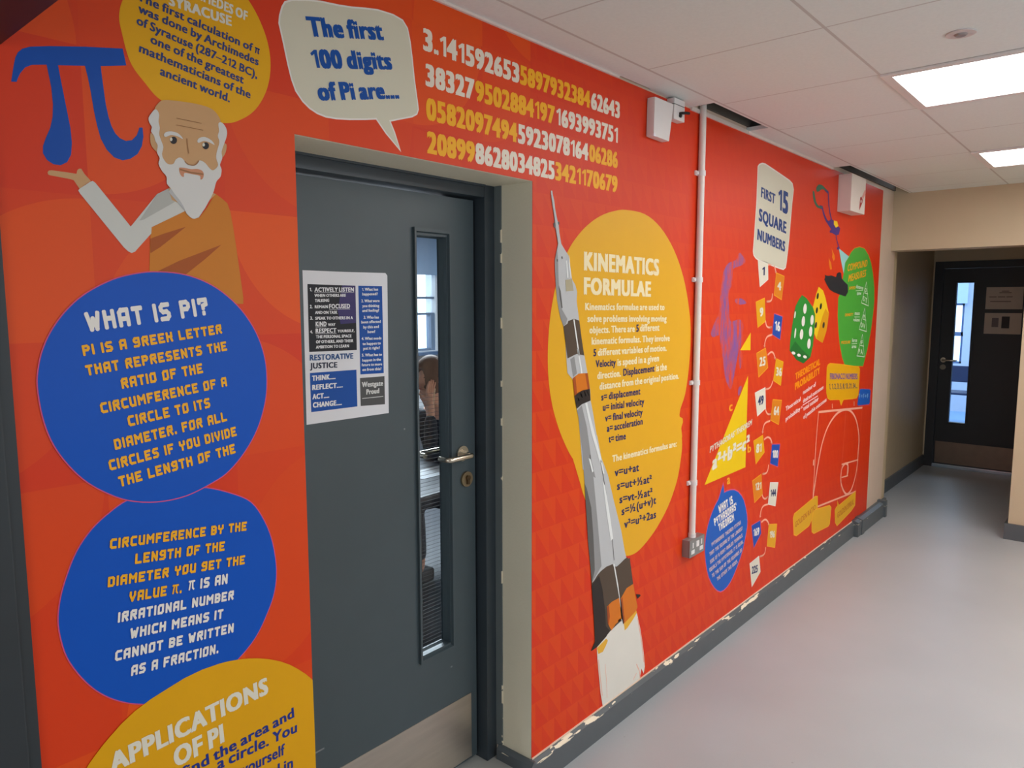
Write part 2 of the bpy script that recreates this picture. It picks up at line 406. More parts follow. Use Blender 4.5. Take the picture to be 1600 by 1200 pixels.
    def done(s, label=None):
        # inks of one motif are separate shapes: each becomes a part of its own; a motif's ground stays one mesh
        cuts = [c for c in s.cut if c[1] > c[0]]
        if s.parent is None or s.parent.get('category') or len(cuts) < 2: cuts = [(0, len(s.v), 0, len(s.f))]
        first = None
        for a, b, fa, fb in cuts:
            o = raw(s.name, s.v[a:b], [tuple(i-a for i in q) for q in s.f[fa:fb]], s.m, s.parent)
            if label: o['label'] = label
            first = first or o
        return first

# ------------------------------------------------------------------ inks
def ink(name, rgb, rough=0.42, var=0.03): return mat('print_'+name, rgb, rough, var=var, scale=8, spec=0.22)
I_BLUE, I_YEL, I_CREAM, I_WHITE = ink('blue', (6, 82, 186)), ink('yellow', (232, 170, 14)), ink('cream', (226, 220, 202)), ink('white', (236, 230, 222))
I_GOLD, I_NAVY, I_ORANGE = ink('gold', (246, 176, 34)), ink('navy', (34, 44, 104)), ink('orange', (226, 128, 16))
I_ROBE, I_FOLD, I_SKIN, I_BEARD, I_LIP, I_DARK = ink('robe', (206, 124, 34)), ink('fold', (170, 84, 26)), ink('skin', (204, 158, 110)), ink('beard', (216, 212, 206)), ink('lip', (206, 140, 104)), ink('dark', (46, 42, 44))
I_SHADE, I_PINK, I_EDGE = ink('sleeve_shade', (180, 178, 170)), ink('pale_pink', (248, 176, 150)), ink('pink_edge', (216, 84, 130))
I_GREEN, I_DGREEN, I_LEMON, I_AMBER, I_PURPLE = ink('green', (76, 166, 58)), ink('dark_green', (28, 112, 44)), ink('lemon', (240, 200, 26)), ink('amber', (222, 154, 18)), ink('violet', (70, 44, 126))
I_TEXTBLUE = ink('text_blue', (14, 78, 160)); I_WRINKLE = ink('wrinkle', (160, 112, 72))
# ------------------------------------------------------------------ room shell
CEIL = 2.508
M_CREAM = mat('cream_wall_paint', (196, 177, 148), 0.6, var=0.05, scale=5, bump=0.15, bscale=140)
M_PIL = mat('pale_wall_paint', (214, 192, 172), 0.55, var=0.06, scale=7, bump=0.15, bscale=140)
M_REVEAL = mat('reveal_paint', (226, 217, 192), 0.55, var=0.05, scale=6, bump=0.15, bscale=120)
M_GREY = mat('grey_door_paint', (64, 76, 81), 0.42, var=0.08, scale=10)
M_FRAME = mat('dark_frame_paint', (58, 66, 72), 0.4, var=0.1, scale=10)
M_VOID = mat('ceiling_void_block', (84, 78, 72), 0.9, var=0.15)
M_WHITE = mat('white_plastic', (226, 222, 220), 0.4, var=0.03)
M_STEEL = mat('brushed_steel', (190, 180, 168), 0.34, 0.9, var=0.14, scale=5, stretch=(1, 1, 9))
M_CHROME = mat('satin_steel', (214, 204, 188), 0.24, 1.0, var=0.05)
M_BLACK = mat('black_rubber', (20, 21, 23), 0.6)

def wall_with_holes(name, x0, x1, z0, z1, y0, y1, holes, m):
    """slab in the XZ plane with rectangular holes (hx0, hx1, hz0, hz1)"""
    xs = sorted({x0, x1, *[h[0] for h in holes], *[h[1] for h in holes]}); zs = sorted({z0, z1, *[h[2] for h in holes], *[h[3] for h in holes]})
    solid = lambda i, j: 0 <= i < len(xs)-1 and 0 <= j < len(zs)-1 and not any(h[0] <= (xs[i]+xs[i+1])/2 <= h[1] and h[2] <= (zs[j]+zs[j+1])/2 <= h[3] for h in holes)
    b = bmesh.new()
    def q(*p): b.faces.new([b.verts.new(c) for c in p])
    for i in range(len(xs)-1):
        for j in range(len(zs)-1):
            if not solid(i, j): continue
            a, c, d, e = xs[i], xs[i+1], zs[j], zs[j+1]
            q((a, y0, d), (c, y0, d), (c, y0, e), (a, y0, e)); q((a, y1, d), (a, y1, e), (c, y1, e), (c, y1, d))
            if not solid(i-1, j): q((a, y0, d), (a, y0, e), (a, y1, e), (a, y1, d))
            if not solid(i+1, j): q((c, y0, d), (c, y1, d), (c, y1, e), (c, y0, e))
            if not solid(i, j-1): q((a, y0, d), (a, y1, d), (c, y1, d), (c, y0, d))
            if not solid(i, j+1): q((a, y0, e), (c, y0, e), (c, y1, e), (a, y1, e))
    bmesh.ops.remove_doubles(b, verts=b.verts, dist=1e-6); bmesh.ops.recalc_face_normals(b, faces=b.faces)
    me = bpy.data.meshes.new(name); b.to_mesh(me); b.free(); me.materials.append(m)
    o = bpy.data.objects.new(name, me); COL.objects.link(o); return o

struct(MB().box((-2.3, -3.42, -0.1), (15, 0.0, 0.0)).box((6.2, 0.0, -0.1), (15, 0.3, 0)).build('floor', floor_mat()), 'pale grey speckled vinyl floor of the corridor', 'floor')
DOOR = (0.985, 1.852, -0.2, 2.078)
struct(wall_with_holes('wall_left', -2.2, 6.31, -0.1, 3.0, 0.0, 0.30, [DOOR], M_PIL), 'long corridor wall that carries the red mural and the grey door', 'wall')
# ceiling: a sheet of tiles with two open gaps along the mural wall
cb = MB(); t = 0.018
cb.box((-2.2, -3.3, CEIL), (15, -0.108, CEIL+t))
for a, b in ((-2.2, 2.34), (2.56, 2.90), (3.475, 4.735), (6.22, 6.3)): cb.box((a, -0.108, CEIL), (b, -0.0005, CEIL+t))
cb.box((2.34, -0.108, CEIL), (2.56, -0.012, CEIL+t))
struct(cb.build('ceiling', ceiling_mat()), 'suspended ceiling of pale tiles with open gaps along the mural wall', 'ceiling')
# the void above the ceiling, seen through the gaps
vb = MB().box((-2.2, -1.2, 3.0), (6.3, 0.0, 3.04)); vb.box((-2.2, -0.62, 2.55), (6.3, -0.58, 3.0)).box((-2.2, -0.012, 2.53), (6.19, -0.0005, 3.0))
struct(vb.build('trim_1', M_VOID), 'dark blockwork above the gaps in the ceiling', 'void')
rail = MB()
for x in (3.05, 3.28, 5.3, 5.75): rail.box((x, -0.5, 2.62), (x+0.03, 0.0, 2.66))
rail.box((2.6, -0.30, 2.60), (6.2, -0.26, 2.66))
struct(rail.build('trim_2', mat('galvanised_batten', (100, 95, 88), 0.6, 0.3)), 'metal batten seen in the ceiling gap above the pipe', 'batten')
# end of the corridor: downstand over the opening, right pier, nib and alcove
BX = 6.19
wl = MB().box((BX, -0.87, 2.085), (BX+0.22, 0.16, 2.60)).box((BX, -3.3, -0.1), (BX+0.22, -0.87, 2.60))
struct(wl.build('wall_end', M_CREAM), 'cream downstand and pier around the opening to the far alcove', 'wall')
struct(MB().box((BX+0.12, 0.155, -0.1), (8.62, 0.26, 2.6)).box((BX+0.12, 0.0, -0.1), (BX+0.20, 0.155, 2.085)).build('wall_alcove', mat('alcove_paint', (196, 176, 142), 0.5, var=0.05)), 'cream side wall of the alcove leading to the dark far door', 'wall')
struct(MB().box((BX+0.22, -1.1, 2.26), (8.7, 0.155, 2.30)).build('ceiling_alcove', M_CREAM), 'low ceiling of the alcove before the far door', 'ceiling')
struct(MB().box((BX+0.22, -1.16, -0.1), (8.6, -1.06, 2.6)).build('wall_alcove_right', M_CREAM), 'right wall of the alcove', 'wall')
struct(wall_with_holes('wall_right', -2.2, BX, -0.1, 2.6, -3.42, -3.3, [(0.7, 3.9, 0.925, 2.075)], M_CREAM), 'cream wall on the right of the corridor', 'wall')  # window opening added to let daylight into the corridor
wb = wall_with_holes('wall_back', -3.42, 0.3, -0.1, 3.0, 0.0, 0.1, [(-2.6, -0.8, 0.45, 2.35)], M_CREAM)  # opening added here too, for daylight from behind
for v in wb.data.vertices: v.co = (-2.2 - v.co.y, v.co.x, v.co.z)
struct(wb, 'cream wall behind the viewpoint', 'wall')
def frame3(name, lab, bars):  # frames for the added openings
    m = MB()
    for a, b in bars: m.box(a, b)
    struct(m.build(name, M_WHITE), lab, 'window')
frame3('added_window_3', 'added, unseen white window frame in the wall on the right of the corridor', [((0.7, -3.40, 0.925), (3.9, -3.34, 0.965)), ((0.7, -3.40, 2.035), (3.9, -3.34, 2.075)), *[((x, -3.40, 0.925), (x+.04, -3.34, 2.075)) for x in (0.7, 1.75, 2.8, 3.86)]])
frame3('added_window_4', 'added, unseen white frame in the wall behind the viewpoint', [((-2.28, -2.6, 0.45), (-2.22, -0.8, 0.49)), ((-2.28, -2.6, 2.31), (-2.22, -0.8, 2.35)), *[((-2.28, y, 0.45), (-2.22, y+.04, 2.35)) for y in (-2.6, -1.72, -0.84)]])
# skirtings
M_SK = chip_mat('skirting_paint', (86, 92, 96), 2, 0.088, 0.1085, 0.585, scale=(8, 8, 55))
def skirt(mb, x0, x1, y0=0.0, d=0.02, h=0.106):
    mb.prism([(x0, y0, 0), (x0, y0-d, 0), (x0, y0-d, h-0.012), (x0, y0-d*0.45, h), (x0, y0, h)], (x1-x0, 0, 0))
sb = MB(); skirt(sb, 1.852, 5.52); skirt(sb, 0.39, 0.985)
sb.prism([(1.852, -0.02, 0), (1.832, -0.02, 0), (1.832, -0.02, 0.094), (1.843, -0.02, 0.106), (1.852, -0.02, 0.106)], (0, 0.165, 0))
skirt(sb, 5.52, 6.19, 0.0, 0.05, 0.118); skirt(sb, 5.60, 5.66, 0.0, 0.056, 0.124)
sb.box((6.19, -0.065, 0), (6.235, 0.0, 0.13))
struct(sb.build('baseboard_left', M_SK), 'grey skirting below the mural with flaked paint along its top edge', 'skirting')
M_SK2 = mat('grey_skirting_paint', (84, 88, 92), 0.45, var=0.08)
b2 = MB().box((BX+0.20, 0.137, 0), (8.49, 0.155, 0.11)).box((BX+0.11, -0.02, 0), (BX+0.2, 0.0, 0.11))
struct(b2.build('baseboard_alcove', M_SK2), 'dark grey skirting along the alcove side wall', 'skirting')
struct(MB().box((BX-0.02, -3.3, 0), (BX, -0.87, 0.115)).box((BX-0.02, -0.87, 0), (BX+0.22, -0.85, 0.115)).build('baseboard_pier', M_SK2), 'grey skirting around the foot of the right pier', 'skirting')
# thin bead along the top of the mural and the little bare strip between mural and skirting
struct(MB().box((1.852, -0.006, 0.106), (5.89, 0.0, 0.111)).build('trim_3', mat('bare_plaster_edge', (232, 206, 184), 0.7)), 'thin bare plaster line between mural and skirting', 'trim')
struct(MB().box((0.43, -0.010, 2.501), (2.34, -0.0005, 2.508)).box((2.90, -0.010, 2.496), (3.475, -0.0, 2.512)).box((3.475, -0.012, 2.496), (4.735, -0.0005, 2.508)).build('trim_4', mat('ceiling_edge_bead', (226, 210, 202), 0.6)), 'pale edge bead where ceiling meets the mural wall', 'trim')
# door frame the camera looks past, at the near end of the mural
M_JAMB = chip_mat('jamb_paint', (42, 48, 52), 0, 0.362, 0.368, 0.60, scale=(3, 3, 7), rough=0.5)
struct(MB().box((0.12, -0.012, 0), (0.3735, 0.0, 2.13), 0.003).box((0.372, -0.009, 0), (0.3925, 0.0, 2.13)).build('trim_5', M_JAMB), 'dark grey painted door frame post at the near end of the mural', 'frame')
struct(MB().box((0.02, -1.9, 2.13), (0.415, 0.0, 2.6)).build('trim_6', mat('lintel_red_bounce', (70, 36, 34), 0.5, var=0.1)), 'dark lintel overhead at the near end of the mural, red bounce light painted in', 'lintel')  # grey lintel; the mural's red bounce light is put into its colour

# ------------------------------------------------------------------ main door
fy = 0.16; FL = 0.055
struct(MB().box((0.985, 0.03, -0.1), (1.852, 0.42, FL), 0.004).build('trim_7', mat('threshold_vinyl', (168, 168, 164), 0.4, var=0.06)), 'pale raised threshold in the grey door opening', 'threshold')
struct(MB().box((0.9845, 0.0005, 2.0765), (1.8525, fy, 2.0775)).box((1.851, 0.0005, 0.0), (1.8525, 0.133, 2.0765)).build('trim_8', M_REVEAL), 'cream plaster reveal around the grey door', 'reveal')
M_FR = chip_mat('door_frame_paint', (52, 60, 66), 1, 0.130, 0.1345, 0.50, scale=(20, 3, 7), rough=0.38)
fb = MB()
fb.box((1.800, fy, FL), (1.852, 0.36, 2.077), 0.004); fb.box((0.985, fy, FL), (1.035, 0.36, 2.077), 0.004)
fb.box((1.035, fy, 2.036), (1.800, 0.36, 2.077), 0.004)
struct(MB().box((1.8475, 0.130, 0.10), (1.8515, fy, 2.0765)).build('trim_12', chip_mat('reveal_edge_paint', (104, 112, 112), 1, 0.129, 0.1345, 0.60, scale=(20, 3, 14))), 'grey painted edge with flaked paint where frame meets reveal', 'trim')
fb.box((1.035, fy, 2.070), (1.800, fy-0.006, 2.0765))
struct(fb.build('trim_9', M_FR, smooth=True), 'dark grey door frame with flaked paint inside the cream reveal', 'frame')
YD = 0.20; GY = 0.236
GH = (1.531, 1.662, 0.540, 1.900)
door = struct(wall_with_holes('door_1', 1.040, 1.787, 0.075, 2.028, YD, YD+0.045, [GH], M_GREY), 'dark grey classroom door with a narrow vision panel and steel kick plate', 'door')
# glazing bead: sloped frame round the glass
def bead(x0, x1, z0, z1, w, y, out, deep):
    b = MB()
    wx = w*.62
    o = [(x0-wx, z0-w), (x1+wx, z0-w), (x1+wx, z1+w), (x0-wx, z1+w)]; i = [(x0, z0), (x1, z0), (x1, z1), (x0, z1)]
    t = bmesh.new()
    rings = [[(p[0], y, p[1]) for p in o], [(p[0], y-out, p[1]) for p in o], [(q[0]+(p[0]-q[0])*.55, y-out, q[1]+(p[1]-q[1])*.55) for p, q in zip(o, i)], [(p[0], deep, p[1]) for p in i]]
    vs = [[t.verts.new(p) for p in r] for r in rings]
    for a, c in zip(vs, vs[1:]):
        for k in range(4): t.faces.new((a[k], a[(k+1) % 4], c[(k+1) % 4], c[k]))
    return b.join(t)
bead(GH[0]+.004, GH[1]-.004, GH[2]+.004, GH[3]-.004, 0.026, YD, 0.010, GY-0.002).build('glazing_bead', M_GREY, door)
gp = MB().box((GH[0], GY, GH[2]), (GH[1], GY+0.004, GH[3])).build('glass_pane', glass_mat('door_glass'), door)
wm = MB(); z = GH[2]+0.006
while z < GH[3]-0.05:
    if z < 1.40: wm.box((GH[0]+.004, GY-0.0010, z), (GH[1]-.004, GY-0.0002, z+0.0009))
    z += 0.0127
wm.build('wire_grid', mat('glass_wire', (44, 46, 54), 0.6), door)
MB().box((1.044, YD-0.0025, 0.082), (1.758, YD-0.0002, 0.320), 0.0008).build('kick_plate', M_STEEL, door)
def lever(side, parent, name):
    y0 = YD if side < 0 else YD+0.045; s = side
    b = MB(); X, Z = 1.722, 1.187
    b.cyl((X, y0, Z), (X, y0+s*0.008, Z), 0.026).cyl((X, y0+s*0.006, Z), (X, y0+s*0.014, Z), 0.014)
    pts = [(X, y0+s*0.006, Z), (X, y0+s*0.040, Z)]
    for k in range(1, 7):
        a = k/6*math.pi/2; pts.append((X-0.016+0.016*math.cos(a), y0+s*(0.040+0.016*math.sin(a)), Z))
    pts.append((X-0.096, y0+s*0.056, Z))
    for k in range(1, 7):
        a = k/6*math.pi/2; pts.append((X-0.096-0.016*math.sin(a), y0+s*(0.056-0.016*(1-math.cos(a))), Z))
    pts.append((X-0.112, y0+s*0.012, Z))
    b.tube(pts, 0.0088, 16); return b.build(name, M_CHROME, parent, smooth=True)
lever(-1, door, 'door_handle'); lever(1, door, 'door_handle')
lk = MB().cyl((1.742, YD, 1.095), (1.742, YD-0.008, 1.095), 0.026, n=32)
lo = lk.build('lock_plate', mat('worn_brass', (150, 132, 104), 0.4, 0.8), door, smooth=True)
MB().cyl((1.742, YD-0.006, 1.101), (1.742, YD-0.016, 1.101), 0.0085).box((1.737, YD-0.006, 1.078), (1.747, YD-0.016, 1.101), 0.002).build('lock_cylinder', mat('dark_brass', (104, 84, 62), 0.35, 0.8), lo, smooth=True)
# small scuff marks on the leaf
sc = MB()
for x, z, l in ((1.118, 0.405, 0.03), (1.66, 0.45, 0.008), (1.47, 1.30, 0.006)): sc.box((x, YD-0.0004, z), (x+l, YD-0.0001, z+0.005))
sc.build('scuff_mark', mat('scuff', (120, 126, 128), 0.6), door)
# ------------------------------------------------------------------ the mural
ZA, ZB, ZC, ZD, ZE = (0, 0, 3), (0, 380, 2.857), (0, 780, 2.858), (420, 0, 3.81), (640, 20, 3.81)
ZG, ZH, ZK, ZL, ZM, ZN = (820, 280, 2.857), (820, 680, 2.667), (1080, 240, 4.284), (1080, 500, 4.284), (1060, 740, 4.706), (1090, 380, 5.0)
ZO, ZP, ZQ, ZR, ZU, ZV = (1160, 250, 5.714), (1210, 380, 5.0), (1210, 560, 8.889), (1090, 750, 6.667), (850, 290, 4.444), (1240, 620, 5.456)
ZAA, ZRB, ZRM = (180, 140, 4.0), (840, 880, 5.714), (830, 500, 6.0)
mural = wall_with_holes('wall_mural', 0.392, 5.89, 0.106, 2.502, -0.002, -0.0004, [(0.985, 1.852, 0.0, 2.078)], mural_mat())
tag(mural, 'red and orange mathematics mural printed across the whole corridor wall', 'mural')
def pr(name, m, lev, parent=mural): return Print(name, m, parent, lev)

# yellow roundel about the ancient mathematician
o = pr('text_roundel', I_YEL, 1).poly(ZA, [(558, 75), (570, 150), (610, 290), (680, 390), (755, 470), (900, 545), (1050, 577), (1130, 560), (1200, 510), (1250, 420), (1268, 310), (1252, 190), (1200, 60), (1130, -40), (1020, -120), (880, -150), (740, -140), (630, -80), (575, 0)], True).done('yellow roundel telling of the first calculation of pi')
q = pr('lettering', I_CREAM, 3, o)
q.text(ZA, 'ARCHIMEDES OF', (800, -62), (1158, 98), 46, bold=.09); q.text(ZA, 'SYRACUSE', (790, 22), (1085, 122), 46, bold=.09); q.done('cream heading')
q = pr('lettering', ink('slate_blue', (48, 64, 120)), 3, o)
for s, a, b in (('The first calculation of π', (640, -2), (1215, 256)), ('was done by Archimedes', (646, 56), (1210, 308)), ('of Syracuse (287–212 BC),', (638, 112), (1204, 368)),
                ('one of the greatest', (703, 200), (1140, 393)), ('mathematicians of the', (650, 242), (1172, 462)), ('ancient world.', (748, 350), (1076, 480))):
    q.text(ZA, s, a, b, 41)
q.done()

# big blue pi
pr('pi_symbol', ink('pi_blue', (8, 76, 168)), 1).poly(ZA, [(52, 383), (58, 345), (64, 305), (72, 268), (84, 245), (105, 228), (140, 219), (230, 216), (400, 219), (575, 228), (583, 265), (592, 307), (530, 309), (472, 310), (478, 360), (486, 420), (496, 490), (508, 545), (522, 590), (540, 625), (562, 648), (590, 661), (618, 657), (640, 635), (649, 612), (653, 598), (668, 598), (672, 640), (665, 685), (645, 722), (612, 744), (575, 752), (535, 738), (500, 702), (472, 650), (455, 590), (440, 520), (425, 430), (412, 365), (398, 309), (272, 306), (290, 400), (312, 510), (330, 600), (337, 670), (333, 725), (315, 760), (283, 775), (250, 770), (220, 750), (201, 718), (201, 685), (215, 645), (235, 600), (246, 550), (248, 490), (240, 410), (218, 303), (150, 304), (118, 316), (95, 343), (83, 368), (78, 384)]).done('big blue Greek letter above the open hand')

# bearded old man
man = pr('bearded_man_figure', I_ROBE, 2).poly(ZAA, [(218, 930), (226, 862), (300, 825), (440, 745), (480, 805), (530, 795), (575, 735), (625, 650), (665, 680), (700, 710), (718, 760), (735, 850), (755, 980), (778, 1140), (800, 1300), (800, 1340), (215, 1320), (213, 1120)]).done('old man with a white beard in an orange robe')
q = pr('robe_fold', I_FOLD, 3, man).poly(ZAA, [(218, 932), (300, 902), (440, 858), (350, 930), (280, 985), (220, 1022)]).poly(ZAA, [(262, 1137), (400, 1070), (662, 970), (560, 1060), (440, 1155), (400, 1190), (330, 1190)], e=.0001); q.done('dark orange fold')
q = pr('sleeve', ink('sleeve_white', (206, 204, 196)), 3, man).poly(ZA, [(366, 893), (372, 885), (422, 852), (434, 848), (447, 858), (612, 1062), (735, 910), (800, 878), (865, 975), (865, 990), (710, 1065), (708, 1095), (645, 1165), (632, 1180), (616, 1186), (600, 1178), (580, 1160), (375, 908)]).done('white sleeve')
pr('sleeve_shade', I_SHADE, 4, man).poly(ZA, [(652, 1034), (735, 912), (792, 882), (806, 925), (820, 946), (672, 1030)]).done('grey part of the sleeve')
hd = pr('head', I_SKIN, 5, man)
hd.poly(ZAA, [(330, 618), (360, 605), (470, 640), (600, 640), (626, 655), (590, 690), (470, 772), (400, 712), (352, 690)])
hd.poly(ZAA, [(240, 285), (222, 272), (216, 300), (222, 345), (245, 378), (275, 390), (275, 280)], True, e=.00005).poly(ZAA, [(655, 340), (690, 340), (693, 370), (680, 410), (655, 432), (640, 400)], True, e=.0001)
hd.poly(ZAA, [(243, 128), (262, 92), (300, 67), (400, 74), (520, 94), (600, 122), (642, 165), (658, 210), (660, 300), (652, 420), (636, 520), (560, 580), (380, 560), (300, 470), (262, 380), (248, 300), (240, 200)], True, e=.00015)
hd.cut = []; hd = hd.done('bald tanned head')
pr('open_hand', I_SKIN, 2, man).poly(ZA, [(222, 808), (228, 800), (240, 798), (300, 806), (358, 815), (362, 797), (370, 791), (380, 791), (395, 815), (425, 848), (400, 865), (372, 885), (345, 845), (330, 840), (235, 822), (225, 818)]).done('open palm held up')
pr('beard', I_BEARD, 7, man).poly(ZAA, [(245, 125), (224, 148), (206, 178), (211, 208), (226, 235), (221, 262), (240, 290), (248, 322), (263, 350), (258, 392), (275, 430), (268, 465), (290, 510), (318, 545), (320, 588), (345, 618), (368, 652), (400, 692), (428, 738), (440, 770), (458, 790), (478, 805), (500, 806), (524, 790), (545, 758), (560, 738), (580, 700), (600, 665), (614, 632), (630, 575), (655, 545), (662, 500), (652, 470), (666, 430), (662, 390), (674, 350), (692, 300), (696, 262), (682, 226), (660, 206), (642, 214), (646, 260), (638, 290), (648, 330), (632, 390), (628, 430), (640, 470), (625, 495), (605, 505), (585, 490), (560, 460), (535, 445), (520, 445), (510, 460), (490, 472), (460, 468), (436, 452), (415, 430), (395, 426), (374, 440), (360, 465), (325, 465), (297, 430), (290, 400), (298, 360), (285, 320), (272, 280), (276, 240), (268, 200), (272, 160), (262, 133)], True, 3).done('white beard and side hair')
pr('beard_shade', ink('beard_shade', (186, 184, 182)), 6, man).poly(ZAA, [(345, 618), (330, 640), (395, 712), (470, 800), (490, 808), (520, 800), (560, 740), (600, 668)]).done()
pr('mouth', I_LIP, 8, man).poly(ZAA, [(396, 492), (405, 488), (430, 490), (470, 498), (510, 497), (540, 508), (550, 530), (545, 555), (530, 563), (526, 540), (480, 530), (430, 522), (426, 546), (410, 540), (398, 515)], True, 3).done('pinkish mouth')
q = pr('eyebrow', I_BEARD, 8, man).poly(ZAA, [(301, 285), (312, 268), (345, 262), (385, 272), (412, 295), (418, 310), (385, 293), (345, 285), (312, 297)], True, 3).poly(ZAA, [(510, 320), (525, 302), (560, 298), (598, 318), (618, 347), (585, 331), (550, 322), (518, 334)], True, 3); q.done()
q = pr('eye', I_DARK, 8, man).ell(ZAA, (362, 318), 21, 23).ell(ZAA, (563, 352), 20, 22); q.done('dark eyes')
q = pr('eye_glint', I_CREAM, 9, man).ell(ZAA, (346, 312), 8, 11).ell(ZAA, (549, 346), 8, 11); q.done()
q = pr('wrinkle_line', I_WRINKLE, 9, man).line(ZAA, [(380, 180), (535, 212)], .0012).line(ZAA, [(380, 222), (545, 255)], .0012).line(ZAA, [(445, 308), (448, 350), (456, 400)], .0016).line(ZAA, [(432, 450), (452, 468), (485, 474), (505, 464), (518, 446)], .002, True).line(ZAA, [(402, 500), (470, 520), (546, 530)], .003); q.done()

# two blue roundels about pi
C1 = [(168, 640), (172, 560), (190, 480), (225, 400), (280, 320), (350, 250), (430, 198), (520, 158), (610, 137), (690, 130), (800, 138), (900, 168), (990, 220), (1075, 300), (1140, 400), (1178, 510), (1188, 620), (1178, 720), (1145, 830), (1090, 930), (1020, 1015), (950, 1065), (830, 1125), (700, 1152), (570, 1145), (460, 1105), (370, 1050), (290, 970), (230, 880), (190, 770)]
C2 = [(262, 560), (270, 450), (300, 340), (345, 230), (410, 135), (490, 60), (570, 5), (680, -35), (800, -55), (920, -50), (1030, -25), (1120, 15), (1180, 100), (1215, 195), (1232, 310), (1224, 410), (1195, 500), (1140, 615), (1060, 715), (960, 810), (850, 875), (740, 905), (640, 913), (550, 903), (470, 875), (400, 828), (335, 758), (290, 680)]
for C, z, lv, nm, lab in ((C1, ZB, 6, 'pi_roundel', 'upper blue roundel headed What is Pi'), (C2, ZC, 4, 'pi_roundel', 'lower blue roundel ending as a fraction')):
    o = pr(nm, I_BLUE, lv).poly(z, C, True, 4).done(lab)
    pr('roundel_edge', I_EDGE, lv-1, o).poly(z, C, True, 4, grow=0.0022).done('thin pink edge')
    if z is ZB:
        pr('lettering', I_WHITE, 9, o).text(ZB, 'WHAT IS PI?', (388, 396), (932, 318), 86, font='chunk').done('large white heading')
        q = pr('lettering', I_GOLD, 9, o)
        for s, a, b in (('PI IS A GREEK LETTER', (370, 503), (990, 402)), ('THAT REPRESENTS THE', (385, 592), (1012, 478)), ('RATIO OF THE', (542, 650), (905, 578)), ('CIRCUMFERENCE OF A', (450, 760), (1012, 637)),
                        ('CIRCLE TO ITS', (572, 818), (938, 732)), ('DIAMETER. FOR ALL', (512, 922), (1012, 792)), ('CIRCLES IF YOU DIVIDE', (488, 1015), (1055, 858)), ('THE LENGTH OF THE', (532, 1088), (1050, 935))):
            q.text(ZB, s, a, b, 47, font='chunk')
        q.done('yellow lettering')
    else:
        q = pr('lettering', I_GOLD, 9, o)
        for s, a, b in (('CIRCUMFERENCE BY THE', (487, 222), (1098, 138)), ('LENGTH OF THE', (600, 288), (1000, 228)), ('DIAMETER YOU GET THE', (478, 392), (1090, 288)), ('VALUE π.', (573, 458), (808, 417))):
            q.text(ZC, s, a, b, 45, font='chunk')
        q.done('yellow lettering')
        q = pr('lettering', I_WHITE, 9, o)
        for s, a, b in (('π IS AN', (838, 408), (1013, 375)), ('IRRATIONAL NUMBER', (523, 550), (1040, 446)), ('WHICH MEANS IT', (577, 622), (993, 530)), ('CANNOT BE WRITTEN', (510, 722), (1040, 592)), ('AS A FRACTION.', (582, 788), (972, 685))):
            q.text(ZC, s, a, b, 45, font='chunk')
        q.done('white lettering')
# yellow roundel at the foot
A1 = [(375, 1215), (398, 1178), (425, 1140), (452, 1104), (480, 1070), (538, 1004), (600, 945), (672, 891), (750, 842), (823, 797), (900, 760), (980, 732), (1020, 722), (1060, 715), (1105, 710), (1150, 709), (1200, 713), (1250, 723), (1292, 738), (1330, 758), (1364, 780), (1394, 806), (1402, 1000), (1411, 1270), (1300, 1420), (900, 1560), (560, 1480), (400, 1340)]
o = pr('applications_roundel', ink('deep_yellow', (226, 164, 12)), 7).poly(ZC, A1).done('yellow roundel headed Applications of Pi')
q = pr('lettering', I_CREAM, 9, o).text(ZC, 'APPLICATIONS', (492, 1222), (1197, 862), 84, bold=.095).text(ZC, 'OF PI', (778, 1196), (1000, 1078), 84, bold=.095); q.done('cream heading')
q = pr('lettering', ink('text_navy', (34, 52, 130)), 9, o)
for s, a, b in (('find the area and', (810, 1247), (1312, 970)), ('a circle. You', (968, 1207), (1324, 1036)), ('yourself', (1078, 1233), (1270, 1136)), ('used in', (1130, 1285), (1306, 1195))): q.text(ZC, s, a, b, 50)
q.done()

# speech bubble over the door and the digits
SB = [(66, 140), (70, 95), (84, 45), (100, 18), (140, 6), (220, 5), (310, 15), (420, 38), (500, 50), (580, 56), (650, 65), (740, 93), (795, 125), (822, 170), (838, 250), (850, 350), (862, 470), (880, 600), (886, 650), (878, 675), (850, 690), (780, 703), (715, 716), (745, 790), (778, 888), (700, 790), (640, 702), (570, 705), (480, 705), (400, 700), (340, 690), (290, 670), (245, 640), (205, 600), (165, 540), (140, 470), (118, 380), (92, 255)]
o = pr('speech_bubble', ink('bubble', (214, 208, 186)), 2).poly(ZD, SB).done('cream speech bubble over the door')
pr('bubble_outline', I_WHITE, 1, o).poly(ZD, SB, grow=0.004).done('white outline')
q = pr('lettering', I_TEXTBLUE, 4, o)
q.text(ZD, 'The first', (238, 213), (685, 236), 106, bold=.11).text(ZD, '100 digits', (262, 404), (736, 411), 104, bold=.11).text(ZD, 'of Pi are...', (297, 596), (776, 584), 100, bold=.11); q.done('blue lettering')
I_DIG = ink('digit_white', (234, 222, 204))
ROWS = [[('3.141592653', 0, (80, 216), (652, 411)), ('5897932384', 1, (656, 413), (1074, 558)), ('62643', 0, (1079, 560), (1250, 624))],
        [('38327', 0, (94, 428), (386, 503)), ('9502884197', 1, (390, 505), (864, 655)), ('1693993751', 0, (872, 657), (1238, 774))],
        [('0582097494', 1, (98, 630), (640, 756)), ('5923078164', 0, (644, 757), (1063, 874)), ('06286', 1, (1068, 876), (1238, 920))],
        [('20899', 1, (103, 830), (388, 882)), ('8628034825', 0, (391, 883), (862, 985)), ('3421170679', 1, (866, 988), (1236, 1064))]]
